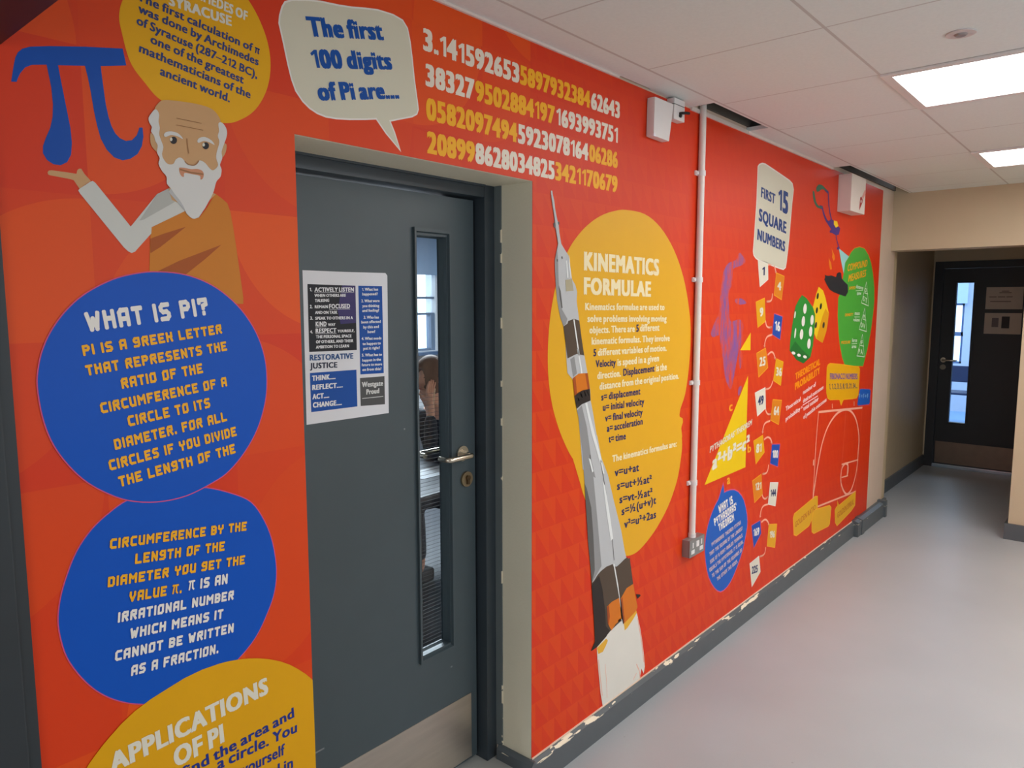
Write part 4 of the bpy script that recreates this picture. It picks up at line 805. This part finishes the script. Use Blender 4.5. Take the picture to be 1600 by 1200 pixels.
TG = [('GOLDEN RATIO', ZM, [(845, 325), (852, 300), (1005, 172), (1022, 172), (1022, 255), (985, 325), (960, 380), (868, 452), (850, 445)], (857, 398), (1008, 262)), ('', ZV, [(155, 1065), (170, 970), (305, 930), (318, 948), (306, 1080), (295, 1098), (172, 1160), (155, 1145)], None, None), ('GOLDEN SPIRAL', ZM, [(1150, 270), (1158, 252), (1170, 240), (1168, 205), (1178, 238), (1300, 135), (1296, 230), (1270, 270), (1165, 380), (1152, 355)], (1166, 328), (1288, 222))]
for i, (s, z, p, a, b) in enumerate(TG):
    o = pr('golden_tag', ink('tag_yellow', (228, 172, 28)), 2+2*i).poly(z, p).done('yellow tag reading ' + s.title() if s else 'blank yellow tag between the two lettered tags')
    pr('card_edge', I_GOLD, 1+2*i, o).poly(z, p, grow=.007).done()
    if s: pr('lettering', ink('tag_orange', (196, 112, 26)), 3+2*i, o).text(z, s, a, b, 40, up=0, res=2).done('orange lettering')
# ------------------------------------------------------------------ poster on the door
ZPO = (460, 410, 4.444); PY = YD-0.0006
poster = Print('classroom_poster', ink('poster_paper', (224, 224, 228)), None, 0, Y=PY).poly(ZPO, [(56, 54), (350, 66), (632, 74), (645, 92), (650, 560), (655, 1046), (85, 1128), (72, 640)]).done()
tag(poster, 'white poster with black, blue and grey boxes taped to the grey door', 'poster')
def pp(name, m, lev, par=poster): return Print(name, m, par, lev, Y=PY)
PW, PDB = ink('poster_white', (232, 232, 234)), ink('poster_blue', (20, 78, 160))
b1 = pp('rules_box', ink('poster_black', (34, 34, 40)), 1).poly(ZPO, [(90, 150), (423, 162), (433, 608), (103, 622)]).done('black box of four rules')
pp('tinted_patch', ink('poster_indigo', (62, 54, 104)), 2, b1).poly(ZPO, [(330, 160), (423, 163), (427, 420), (320, 428), (300, 330)]).done('indigo patch')
q = pp('lettering', PW, 3, b1)
for s, a, b, h in (('1.', (104, 200), (122, 200), 24), ('ACTIVELY LISTEN', (138, 203), (412, 202), 28), ('WHEN OTHERS ARE', (138, 240), (356, 238), 20), ('TALKING', (141, 275), (240, 273), 20), ('2.', (106, 318), (124, 318), 22), ('REMAIN', (140, 318), (232, 317), 20), ('FOCUSED', (240, 320), (385, 318), 30), ('AND ON TASK', (142, 358), (297, 356), 20),
                   ('3.', (108, 398), (128, 398), 22), ('SPEAK TO OTHERS IN A', (143, 398), (405, 394), 20), ('KIND', (146, 443), (222, 441), 30), ('WAY', (232, 442), (283, 440), 18), ('4.', (108, 492), (126, 491), 20), ('RESPECT', (146, 490), (290, 486), 30), ('YOURSELF,', (298, 486), (415, 482), 18), ('THE PERSONAL SPACE', (148, 527), (395, 520), 20), ('OF OTHERS, AND THEIR', (148, 562), (408, 553), 20), ('AMBITION TO LEARN', (148, 598), (378, 589), 20)):
    q.text(ZPO, s, a, b, h, up=0, bold=.08, res=2)
for a, b in (((138, 210), (412, 208)), ((240, 326), (385, 324)), ((146, 450), (222, 447)), ((146, 496), (290, 492))): q.line(ZPO, [a, b], .0009)
q.done('white lettering')
b2 = pp('questions_box', PDB, 1).poly(ZPO, [(443, 162), (608, 165), (620, 768), (458, 778)]).done('tall blue box of five questions')
q = pp('lettering', PW, 3, b2)
for s, a, b in (('1. What has', (468, 197), (580, 195)), ('happened?', (470, 229), (577, 227)), ('2. What were', (463, 277), (590, 275)), ('you thinking', (470, 311), (588, 309)), ('and feeling?', (470, 344), (587, 341)), ('3. Who has', (480, 391), (585, 389)), ('been affected', (463, 424), (598, 419)), ('by this and', (477, 459), (585, 454)), ('how?', (507, 491), (560, 489)),
                ('4. What needs', (465, 539), (603, 534)), ('to happen to', (472, 574), (598, 569)), ('put it right?', (477, 607), (592, 601)), ('5. What has to', (467, 654), (607, 647)), ('happen in the', (470, 689), (600, 682)), ('future to move', (465, 721), (608, 714)), ('on from this?', (470, 754), (603, 747))): q.text(ZPO, s, a, b, 19, up=0, bold=.07, res=2)
q.done('white lettering')
pp('lettering', ink('poster_title_blue', (38, 78, 132)), 2).text(ZPO, 'RESTORATIVE', (106, 681), (408, 667), 38, up=0, bold=.07).done('blue title')
pp('lettering', ink('poster_title_dark', (40, 46, 66)), 2).text(ZPO, 'JUSTICE', (107, 738), (297, 729), 38, up=0, bold=.07).done('dark title')
b3 = pp('think_box', PDB, 1).poly(ZPO, [(107, 768), (430, 745), (437, 1000), (117, 1040)]).done('blue box reading Think Reflect Act Change')
q = pp('lettering', PW, 3, b3)
for s, a, b in (('THINK....', (121, 822), (284, 808)), ('REFLECT....', (122, 886), (335, 866)), ('ACT....', (124, 950), (240, 938)), ('CHANGE....', (127, 1008), (328, 988))): q.text(ZPO, s, a, b, 34, up=0, bold=.1)
q.done('white lettering')
b4 = pp('school_box', ink('poster_grey', (84, 84, 84)), 1).poly(ZPO, [(455, 803), (625, 790), (628, 985), (460, 997)]).done('grey box')
q = pp('lettering', ink('poster_pale', (214, 214, 212)), 3, b4).text(ZPO, 'Westgate', (467, 866), (614, 854), 34, up=0, bold=.09).text(ZPO, 'Proud', (498, 917), (588, 906), 34, up=0, bold=.09); q.line(ZPO, [(470, 945), (615, 930)], .002); q.done('pale lettering')

# ------------------------------------------------------------------ fittings on the mural wall
# pale sounder box
bx = MB(); bx.prism([(2.541, -0.004, 2.328), (2.662, -0.004, 2.325), (2.692, -0.004, 2.474), (2.545, -0.004, 2.474)], (0, -0.034, 0), 0.005)
o = bx.build('wall_box', M_WHITE, None, smooth=True); tag(o, 'white slightly tapered plastic box just under the ceiling, left of the pipe', 'wall box')
MB().box((2.548, -0.006, 2.335), (2.684, -0.0022, 2.465)).build('back_plate', mat('plate_grey', (120, 112, 110), .6), o)  # even grey plate set behind the box
MB().prism([(2.5405, -0.0385, 2.327), (2.560, -0.0385, 2.3265), (2.5425, -0.0385, 2.343)], (0, 0.006, 0)).build('corner_triangle', mat('corner_triangle', (240, 244, 255), .15), o)  # pale glossy triangle on the lower left corner
jb = MB().box((2.700, -0.036, 2.420), (2.788, -0.0022, 2.478), 0.003).box((2.700, -0.036, 2.4805), (2.788, -0.0022, 2.503), 0.003)
o = jb.build('junction_box', M_WHITE, None, smooth=True); tag(o, 'small white junction box with a black cable gland beside the pipe top', 'junction box')
MB().tube([(2.745, -0.034, 2.448), (2.747, -0.048, 2.448), (2.760, -0.054, 2.450), (2.790, -0.054, 2.454)], 0.0055).cyl((2.745, -0.034, 2.441), (2.745, -0.044, 2.436), 0.006).build('cable_gland', M_BLACK, o, smooth=True)
MB().box((2.702, -0.0345, 2.4782), (2.786, -0.006, 2.4803)).build('lid_gap', M_BLACK, o)
# conduit with saddles
PX, PYY, PR_ = 2.985, -0.0180, 0.0145
pipe = MB().cyl((PX, PYY, 0.628), (PX, PYY, 2.62), PR_, n=28).build('conduit_pipe', mat('conduit_white', (232, 222, 214), .35, var=.03), None, smooth=True)
tag(pipe, 'white vertical conduit pipe from the ceiling gap to the socket', 'pipe')
for z in (2.246, 1.791, 1.337, 0.882):
    s = MB(); s.cyl((PX, PYY, z-0.011), (PX, PYY, z+0.011), PR_+0.0035, n=28).box((PX-0.036, -0.010, z-0.010), (PX, -0.0022, z+0.010), .002).box((PX, -0.010, z-0.010), (PX+0.024, -0.0022, z+0.010), .002)
    s.cyl((PX-0.027, -0.009, z), (PX-0.027, -0.016, z), 0.009, 0.007); s.build('pipe_saddle', M_WHITE, pipe, smooth=True)
MB().cyl((PX, PYY, 0.628), (PX, PYY, 0.646), PR_+0.003).build('pipe_collar', M_WHITE, pipe, smooth=True)
# double socket
M_SOCK = mat('socket_grey', (142, 142, 140), 0.35, 0.35, var=0.05)
so = MB().box((2.922, -0.034, 0.548), (3.066, -0.0022, 0.628), .003).box((2.922, -0.041, 0.548), (3.066, -0.0345, 0.628), .003).build('wall_socket', M_SOCK, None, smooth=True)
tag(so, 'grey metal double power socket at the foot of the white pipe', 'socket')
for cx in (2.953, 3.035):
    MB().box((cx-.005, -0.0425, 0.589), (cx+.005, -0.0405, 0.613)).box((cx-.017, -0.0425, 0.562), (cx+.014, -0.0405, 0.580)).build('socket_insert', M_WHITE, so)
for cx in (2.994,):
    MB().box((cx-.014, -0.0450, 0.588), (cx+.012, -0.0405, 0.614), .002).build('rocker_switch', M_WHITE, so, smooth=True)
# trunking box by the far end with a red arrow
tb = MB().box((4.868, -0.082, 2.258), (5.165, -0.0022, 2.484), .003).build('trunking_box', mat('trunking_paint', (226, 216, 208), .5, var=.04), None)
tag(tb, 'white boxed-in trunking with a torn red arrow, rising into the ceiling gap', 'trunking box')
ZT = (1290, 250, 12); TY = -0.0822
def pt(name, m, lev): return Print(name, m, tb, lev, Y=TY)
pt('arrow_mark', ink('arrow_red', (168, 42, 36)), 1).poly(ZT, [(650, 700), (672, 688), (694, 745), (690, 800), (660, 870), (640, 925), (630, 945), (634, 880), (640, 790)]).done('dark red arrow head')
pt('arrow_mark', ink('arrow_pink', (222, 158, 150)), 1).poly(ZT, [(735, 560), (752, 590), (748, 640), (722, 690), (702, 735), (680, 690), (700, 640)]).done('faded pink arrow shaft')
pt('arrow_mark', I_WHITE, 2).ell(ZT, (664, 778), 10, 34).done('pale spot')

# ------------------------------------------------------------------ ceiling fittings
for i, x0 in enumerate((2.946, 4.752)):
    x1 = x0+0.602; ya, yb = -0.726, -1.926
    lp = empty('ceiling_light', ((x0+x1)/2, (ya+yb)/2, CEIL))
    tag(lp, ('bright rectangular ceiling light nearest the viewpoint' if i == 0 else 'bright rectangular ceiling light nearer the far alcove'), 'ceiling light', 'recessed ceiling lights')
    f = MB(); w = 0.034
    for a, b in (((x0, ya, 0), (x1, ya-w, 0)), ((x0, yb, 0), (x1, yb+w, 0)), ((x0, ya-w, 0), (x0+w, yb+w, 0)), ((x1-w, ya-w, 0), (x1, yb+w, 0))):
        f.box((a[0], a[1], CEIL-0.008), (b[0], b[1], CEIL-0.0002), .002)
    f.build('frame', M_WHITE, lp)
    MB().box((x0+w, ya-w, CEIL-0.004), (x1-w, yb+w, CEIL-0.0005)).build('diffuser', emit('light_diffuser_%d' % i, (1.0, 0.985, 0.96), PANEL_EMIT), lp)
dt = MB(); dc = (2.664, -1.026)
dt.cyl((*dc, CEIL-0.004), (*dc, CEIL-0.0002), 0.041, n=36)
o = dt.build('smoke_sensor', mat('sensor_white', (206, 198, 196), .5), None, smooth=True); tag(o, 'small round flush sensor in the ceiling above the nearest light', 'sensor')
MB().cyl((*dc, CEIL-0.009), (*dc, CEIL-0.003), 0.014, 0.020).build('lens', mat('sensor_lens', (150, 142, 140), .3), o, smooth=True)

# ------------------------------------------------------------------ far door
XD = 8.50
def yz(o, X):
    for v in o.data.vertices: v.co = (X + v.co.y, v.co.x, v.co.z)
    o.data.flip_normals(); return o
M_FAR = mat('far_door_paint', (38, 38, 42), 0.5, var=0.1)
struct(yz(wall_with_holes('wall_far', -1.2, 0.26, -0.1, 2.6, 0.0, 0.10, [(-0.90, 0.14, -0.2, 2.10)], M_CREAM), XD), 'cream wall around the dark far door', 'wall')
fr = MB(); X1 = XD-0.012
fr.box((X1, 0.14, 0), (XD+.1, 0.062, 2.10), .004).box((X1, -0.90, 0), (XD+.1, -0.83, 2.10), .004).box((X1, 0.062, 2.03), (XD+.1, -0.83, 2.10))
struct(fr.build('trim_10', M_FAR), 'dark frame of the far door', 'frame')
HG = (-0.206, -0.060, 0.475, 1.885)
d2r = struct(yz(wall_with_holes('door_2', -0.828, 0.060, 0.035, 2.028, 0.01, 0.055, [HG], M_FAR), XD), 'dark far door with a tall glass panel, at the end of the alcove', 'door')
MB().box((XD+.03, HG[0], HG[2]), (XD+.034, HG[1], HG[3])).build('glass_pane', glass_mat('far_door_glass', (.84, .92, 1.0)), d2r)
bz = MB(); w = .022
for a, b in (((HG[0]-w, HG[2]-w), (HG[1]+w, HG[2])), ((HG[0]-w, HG[3]), (HG[1]+w, HG[3]+w)), ((HG[0]-w, HG[2]), (HG[0], HG[3])), ((HG[1], HG[2]), (HG[1]+w, HG[3]))): bz.box((XD+.001, a[0], a[1]), (XD+.012, b[0], b[1]), .003)
bz.build('glazing_bead', M_FAR, d2r)
MB().box((XD+.007, -0.815, 0.045), (XD+.0095, 0.045, 0.268)).build('kick_plate', mat('far_kick_plate', (132, 112, 98), .4, .7, var=.12), d2r)
hb = MB().cyl((XD+.01, 0.018, 1.108), (XD-.002, 0.018, 1.108), .026).tube([(XD, 0.018, 1.108), (XD-.045, 0.018, 1.108), (XD-.052, 0.008, 1.108), (XD-.052, -0.085, 1.108), (XD-.045, -0.095, 1.108), (XD-.008, -0.097, 1.108)], .0095)
hb.build('door_handle', M_CHROME, d2r, smooth=True)
MB().cyl((XD+.01, 0.020, 1.035), (XD, 0.020, 1.035), .026).build('lock_plate', mat('far_lock', (130, 122, 110), .4, .8), d2r, smooth=True)
struct(MB().box((XD-.02, -0.83, 0.0), (XD+.06, 0.062, 0.036), .004).build('trim_11', mat('under_door_light', (196, 214, 232), .25, .8)), 'bright metal strip standing in for light shining under the far door', 'threshold')  # pale strip stands in for light shining under the door
for i, (z0, z1, lab) in enumerate(((1.625, 1.838, 'white landscape notice with faint lines, upper of two on the far door'), (1.384, 1.588, 'white landscape notice with a dark picture, lower of two on the far door'))):
    n_ = MB().box((XD+.0085, -0.615, z0), (XD+.0095, -0.313, z1)).build('paper_notice', mat('notice_paper', (206, 190, 176), .6), None)
    tag(n_, lab, 'notice', 'notices on the far door')
    if i == 0:
        k = MB()
        for zz, a, b in ((1.80, -.44, -.50), (1.785, -.42, -.52), (1.745, -.34, -.40), (1.745, -.41, -.47), (1.745, -.48, -.53), (1.70, -.35, -.52)): k.box((XD+.0081, b, zz-.006), (XD+.0085, a, zz+.004))
        k.build('printed_lines', mat('notice_ink', (140, 122, 112), .6), n_)
    else:
        MB().box((XD+.0081, -0.52, 1.44), (XD+.0085, -0.455, 1.555)).build('printed_picture', mat('notice_dark', (44, 38, 44), .6), n_)
        MB().box((XD+.0081, -0.43, 1.45), (XD+.0085, -0.375, 1.54)).build('printed_picture', mat('notice_mid', (120, 104, 104), .6), n_)

# ------------------------------------------------------------------ room beyond the far door
M_RW = mat('far_room_paint', (196, 206, 220), .6)
WN = WX(1491, 500, 13.0); WF = WX(1506, 500, 13.0)
zt, zm, zb = WX(1497, 474, 13.0).z, WX(1497, 522, 13.0).z, WX(1497, 568, 13.0).z
struct(yz(wall_with_holes('wall_far_room', -3.0, 2.4, -0.1, 2.7, 0, .15, [(WF.y, WN.y+0.5, zb, zt+.75)], M_RW), 13.0), 'pale wall with a bright window seen through the far door glass', 'wall')
wf = MB(); 
for z in (zb, zm, zt): wf.box((13.02, WF.y, z-.03), (13.09, WN.y+.5, z+.03))
for y in (WF.y, WF.y+.55, WN.y+.46): wf.box((13.02, y-.03, zb), (13.09, y+.03, zt+.75))
w2 = struct(wf.build('window_2', mat('far_window_frame', (90, 112, 150), .5)), 'white window seen through the far door glass', 'window')
MB().box((13.05, WF.y, zb), (13.055, WN.y+.5, zt+.75)).build('glass_pane', glass_mat('far_window_glass', (.95, .98, 1)), w2)
o = MB().box((12.9, WF.y-.05, zt), (12.91, WN.y+.5, zt+.8)).build('roller_blind', mat('far_blind', (190, 214, 236), .7), None); tag(o, 'pale blue blind at the top of the far door glass', 'blind')
struct(MB().box((8.62, 2.4, -0.1), (13.1, 2.5, 2.7)).box((8.62, -3.1, -0.1), (13.1, -3.0, 2.7)).build('wall_far_room_side', M_RW), 'side walls of the far room', 'wall')
struct(MB().box((8.6, -3.0, 0.0), (13.0, 2.4, 0.012)).build('floor_far_room', mat('far_room_floor', (130, 172, 214), .3)), 'pale blue floor seen through the far door glass', 'floor')
st = empty('classroom_chair', (11.6, WX(1494, 600, 11.6).y, 0.012)); cx, cy = 11.6, WX(1494, 600, 11.6).y
tag(st, 'dark framed chair seen through the far door glass', 'chair')
MB().box((cx-.2, cy-.2, .44), (cx+.2, cy+.2, .47), .012).build('seat', mat('far_seat', (34, 44, 74), .5), st)
MB().box((cx-.22, cy-.19, .62), (cx-.19, cy+.19, .84), .012).build('backrest', mat('far_seat', (34, 44, 74), .5), st)
for sx in (-1, 1):
    for sy in (-1, 1): MB().tube([(cx+sx*.18, cy+sy*.18, .45), (cx+sx*.22, cy+sy*.2, .013)], .011).build('leg', M_BLACK, st, smooth=True)
for sy in (-1, 1): MB().tube([(cx-.18, cy+sy*.17, .45), (cx-.205, cy+sy*.17, .80)], .010).build('back_post', M_BLACK, st, smooth=True)

# ------------------------------------------------------------------ classroom behind the main door
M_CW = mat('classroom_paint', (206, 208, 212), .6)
zr = lambda y: W(668, y, 6.0).z
wx0, wx1 = W(651, 500, 6.0).x-0.9, W(681, 500, 6.0).x
z0, z1 = zr(548), 2.62
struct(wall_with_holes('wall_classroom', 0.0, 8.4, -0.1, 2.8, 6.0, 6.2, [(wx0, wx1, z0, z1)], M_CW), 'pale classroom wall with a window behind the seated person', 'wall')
wf = MB()
for a in (wx0, wx1-.07): wf.box((a, 6.02, z0), (a+.07, 6.12, z1 if a < wx0+.1 else zr(490)))
for z in (z0, zr(492), zr(467), z1-.05): wf.box((wx0, 6.03, z), (wx1, 6.11, z+.03))
w1 = struct(wf.build('window_1', mat('window_frame_grey', (108, 124, 146), .5)), 'bright classroom window seen through the narrow door glass', 'window')
MB().box((wx0, 6.07, z0), (wx1, 6.075, z1)).build('glass_pane', glass_mat('window_glass', (.96, .98, 1)), w1)
MB().box((wx0-.1, 5.86, z0-.05), (wx1+.15, 6.03, z0-.01)).build('window_sill', mat('sill_blue', (70, 92, 122), .4), w1)
o = MB().box((wx0-.05, 5.93, zr(430)), (wx1+.12, 5.936, 2.66)).box((wx0-.05, 5.925, zr(430)), (wx1+.12, 5.941, zr(430)+.03)).build('roller_blind', mat('classroom_blind', (150, 172, 200), .7), None)
tag(o, 'grey-blue roller blind half down in the classroom window', 'blind')
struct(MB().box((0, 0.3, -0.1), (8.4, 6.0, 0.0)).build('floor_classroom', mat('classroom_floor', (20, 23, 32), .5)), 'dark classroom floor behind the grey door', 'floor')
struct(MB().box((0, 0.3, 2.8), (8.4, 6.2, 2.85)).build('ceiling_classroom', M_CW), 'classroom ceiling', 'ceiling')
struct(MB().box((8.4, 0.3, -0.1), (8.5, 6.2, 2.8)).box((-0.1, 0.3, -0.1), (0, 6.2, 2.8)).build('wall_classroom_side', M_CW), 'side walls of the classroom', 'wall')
# ------------------------------------------------------------------ seated person, desk, paper
HP = CAM + ray(669, 590)*4.55                      # centre of the head
fw = Vector((-0.80, -0.05, 0)).normalized(); lf = Vector((-fw.y, fw.x, 0))
base = Vector((HP.x, HP.y, 0)) - fw*0.17
ZS = (HP.z-0.02)/1.27                                # sitting height to match
def L(x, y, z): return base + fw*x + lf*y + Vector((0, 0, z))
def skin(name, chains, m, parent, root=0, sub=2):
    """chains: lists of (point, radius) sharing points by equality"""
    idx, V, R, E = {}, [], [], []
    for ch in chains:
        prev = None
        for p, r in ch:
            k = tuple(round(c, 5) for c in p)
            if k not in idx: idx[k] = len(V); V.append(p); R.append(r)
            if prev is not None and prev != idx[k]: E.append((prev, idx[k]))
            prev = idx[k]
    me = bpy.data.meshes.new(name); me.from_pydata([tuple(v) for v in V], E, []); o = bpy.data.objects.new(name, me); COL.objects.link(o)
    o.modifiers.new('skin', 'SKIN'); 
    for i, sv in enumerate(me.skin_vertices[0].data):
        r = R[i]; sv.radius = r if isinstance(r, tuple) else (r, r); sv.use_root = (i == root)
    s = o.modifiers.new('sub', 'SUBSURF'); s.levels = sub; s.render_levels = sub
    dg = bpy.context.evaluated_depsgraph_get(); nm = bpy.data.meshes.new_from_object(o.evaluated_get(dg))
    bpy.data.objects.remove(o); bpy.data.meshes.remove(me); nm.name = name; nm.materials.clear(); nm.materials.append(m)
    for p in nm.polygons: p.use_smooth = True
    o = bpy.data.objects.new(name, nm); COL.objects.link(o)
    if parent: fit(o, parent)
    return o
M_SKINP = mat('person_skin', (214, 160, 136), .5)
M_TOP = mat('navy_top', (26, 30, 44), .8); M_TRO = mat('dark_trousers', (28, 32, 48), .8)
M_HAIR = mat('light_brown_hair', (112, 84, 70), .7, var=.3, scale=40, stretch=(6, 6, 1))
TT = 0.72
sit = 0.47
pel, sp1, che, nek, hb_ = L(0, 0, sit+.07), L(.02, 0, sit+.28), L(.06, 0, HP.z-.33), L(.10, 0, HP.z-.18), L(.14, 0, HP.z-.10)
hc, ht = L(.165, 0, HP.z), L(.155, 0, HP.z+.075)
chains = [[(pel, (.15, .12)), (sp1, (.125, .10)), (che, (.15, .105)), (nek, (.052, .052)), (hb_, (.062, .068)), (hc, (.078, .092)), (ht, (.066, .074))],
          [(hb_, (.062, .068)), (L(.235, 0, HP.z-.085), (.030, .026))], [(hc, (.078, .092)), (L(.262, 0, HP.z-.018), (.013, .016))]]
hands = []
for s in (-1, 1):
    sh = L(.06, s*.16, HP.z-.27); el = L(.15, s*.24, TT+.10); wr = L(.37, s*.13, TT+.045); pa = L(.44, s*.105, TT+.036)
    if s > 0:                                          # near arm: elbow on the desk, hand holding the cheek
        el = L(.33, .17, TT+.055); wr = L(.262, .105, HP.z-.185); pa = L(.252, .088, HP.z-.115)
        chains.append([(che, (.15, .105)), (sh, .058), (el, .042), (wr, .027), (pa, (.030, .017))])
        for k, (ox, ln) in enumerate(((.024, .070), (.008, .078), (-.008, .074), (-.023, .060))):
            chains.append([(pa, (.030, .017)), (L(.248+ox, .088, HP.z-.08), .0092), (L(.240+ox*1.1, .086, HP.z-.08+ln*.45), .0088), (L(.226+ox*1.1, .082, HP.z-.08+ln*.75), .008), (L(.214+ox, .078, HP.z-.08+ln), .007)])
        chains.append([(pa, (.030, .017)), (L(.272, .070, HP.z-.115), .011), (L(.282, .050, HP.z-.10), .010), (L(.284, .032, HP.z-.082), .008)])
    else: chains.append([(che, (.15, .105)), (sh, .058), (el, .042), (wr, .028), (pa, (.034, .016))])
    if s < 0:
     for k, (o_, ln) in enumerate(((-.026, .072), (-.009, .082), (.009, .078), (.025, .062))):
        a = L(.475, s*.105+o_, TT+.036); b = L(.475+ln*.45, s*.105+o_*1.15-s*.004, TT+.040); c = L(.475+ln*.8, s*.105+o_*1.1-s*.010, TT+.022); d = L(.475+ln, s*.105+o_*1.05-s*.014, TT+.012)
        chains.append([(pa, (.034, .016)), (a, .0095), (b, .009), (c, .008), (d, .007)])
    if s < 0:
     t0 = L(.42, s*(.105-.034), TT+.034); t1 = L(.455, s*(.105-.058), TT+.028); t2 = L(.485, s*(.105-.062), TT+.018)
     chains.append([(pa, (.034, .016)), (t0, .011), (t1, .010), (t2, .008)])
    hp = L(.05, s*.09, sit+.06); kn = L(.43, s*.11, sit+.03); an = L(.38, s*.11, .09)
    chains.append([(pel, (.15, .12)), (hp, .085), (kn, .062), (an, .038), (L(.50, s*.12, .035), .032)])
person = skin('person', chains, M_SKINP, None)
tag(person, 'person in a dark top bent over a desk behind the narrow door glass', 'person')
tops = [[(pel, (.16, .13)), (sp1, (.14, .115)), (che, (.165, .12)), (L(.085, 0, HP.z-.215), (.075, .07))]]
tro = [[(pel, (.165, .135)), (L(0, 0, sit+.14), (.15, .13))]]
for s in (-1, 1):
    if s > 0: tops.append([(che, (.165, .12)), (L(.06, .16, HP.z-.27), .070), (L(.33, .17, TT+.055), .054), (L(.270, .110, HP.z-.205), .038)])
    else: tops.append([(che, (.165, .12)), (L(.06, s*.16, HP.z-.27), .070), (L(.15, s*.24, TT+.10), .053), (L(.22, s*.20, TT+.082), .046)])
    tro.append([(pel, (.165, .135)), (L(.05, s*.09, sit+.06), .097), (L(.43, s*.11, sit+.03), .074), (L(.385, s*.11, .13), .050)])
skin('top', tops, M_TOP, person).__setitem__('label', 'dark navy top')
skin('trousers', tro, M_TRO, person)
# hair: cap over the back of the head falling to the neck, with a loose pale lock
t = bmesh.new(); bmesh.ops.create_icosphere(t, subdivisions=4, radius=1)
for v in t.verts:
    n = v.co.copy(); back = max(0, -n.x); low = max(0, -n.z)
    r = Vector((.103, .090, .118)); p = Vector((n.x*r.x - .012, n.y*r.y, n.z*r.z + .012))
    if n.x > .35 and n.z < .35: p.x = min(p.x, .060 + .075*max(0, n.y))
    if n.y > .1 and n.z < 0: p.x += .035*n.y*low; p.z -= .03*n.y*low
    if n.z < -.2 and n.x < .3: p.z -= .045*low*(.4+back); p.x += .02*low
    w = 1 + .025*math.sin(18*math.atan2(n.y, n.x)+6*n.z); p.x *= w; p.y *= w
    v.co = L(.160+p.x, p.y, HP.z+p.z+.012)
me = bpy.data.meshes.new('hair'); t.to_mesh(me); t.free(); me.materials.append(M_HAIR)
for p in me.polygons: p.use_smooth = True
ho = bpy.data.objects.new('hair', me); COL.objects.link(ho); fit(ho, person)
lk_ = MB().tube([L(.205, .080, HP.z-.06), L(.222, .088, HP.z-.10), L(.226, .086, HP.z-.15), L(.215, .080, HP.z-.20)], .012).build('loose_lock', mat('blonde_lock', (206, 176, 146), .5), ho, smooth=True)
for s in (-1, 1):
    MB().ball(tuple(L(.238, s*.032, HP.z+.008)), .0095, 2, (1, 1.2, .6)).build('eye', mat('eye_dark', (58, 42, 36), .3), person, smooth=True)
    MB().ball(tuple(L(.16, s*.088, HP.z-.01)), .03, 2, (.5, .35, 1)).build('ear', M_SKINP, person, smooth=True)
MB().ball(tuple(L(.246, 0, HP.z-.062)), .02, 2, (.35, 1, .3)).build('mouth', mat('lips', (176, 104, 96), .5), person, smooth=True)
for s in (-1, 1):
    a = L(.36, s*.11, .0); 
    t = MB().box((-.05, -.042, .001), (.20, .042, .055), .022, 3); bm = t.bm
    for v in bm.verts: v.co = L(.345+v.co.x, s*.115+v.co.y, v.co.z*(1.45 if v.co.x < .03 else 1))
    t.build('shoe', M_BLACK, person, smooth=True)
# desk
dk = empty('school_desk', tuple(L(.58, 0, 0))); tag(dk, 'dark school desk the seated person leans on', 'desk')
def obox(mb, x0, x1, y0, y1, z0, z1, bev=0):
    t = MB().box((x0, y0, z0), (x1, y1, z1), bev)
    for v in t.bm.verts: v.co = L(*v.co)
    return mb.join(t.bm)
obox(MB(), .20, .90, -.62, .62, TT-.028, TT, .004).build('desk_top', mat('desk_laminate', (46, 48, 60), .4), dk)
for x in (.26, .84):
    for y in (-.56, .56): MB().tube([L(x, y, TT-.03), L(x, y, .001)], .016).build('leg', M_BLACK, dk, smooth=True)
pg = MB(); obox(pg, .215, .60, .20, .37, TT+.0005, TT+.002); o = pg.build('sheet_of_paper', mat('paper', (236, 240, 246), .6), None); tag(o, "white sheets of paper under the seated person's hand", 'paper')
# chair
ch = empty('classroom_chair', tuple(L(0, 0, 0))); tag(ch, 'dark chair under the seated person', 'chair')
obox(MB(), -.20, .20, -.20, .20, sit-.055, sit-.035, .008).build('seat', mat('chair_shell', (30, 34, 46), .5), ch)
obox(MB(), -.245, -.225, -.19, .19, sit+.16, sit+.40, .008).build('backrest', mat('chair_shell', (30, 34, 46), .5), ch)
for y in (-.18, .18):
    MB().tube([L(-.16, y, sit-.05), L(-.22, y*1.1, .012)], .011).build('leg', M_BLACK, ch, smooth=True)
    MB().tube([L(.17, y, sit-.05), L(.20, y*1.1, .012)], .011).build('leg', M_BLACK, ch, smooth=True)
    MB().tube([L(-.18, y*.8, sit-.05), L(-.235, y*.8, sit+.24)], .010).build('back_post', M_BLACK, ch, smooth=True)
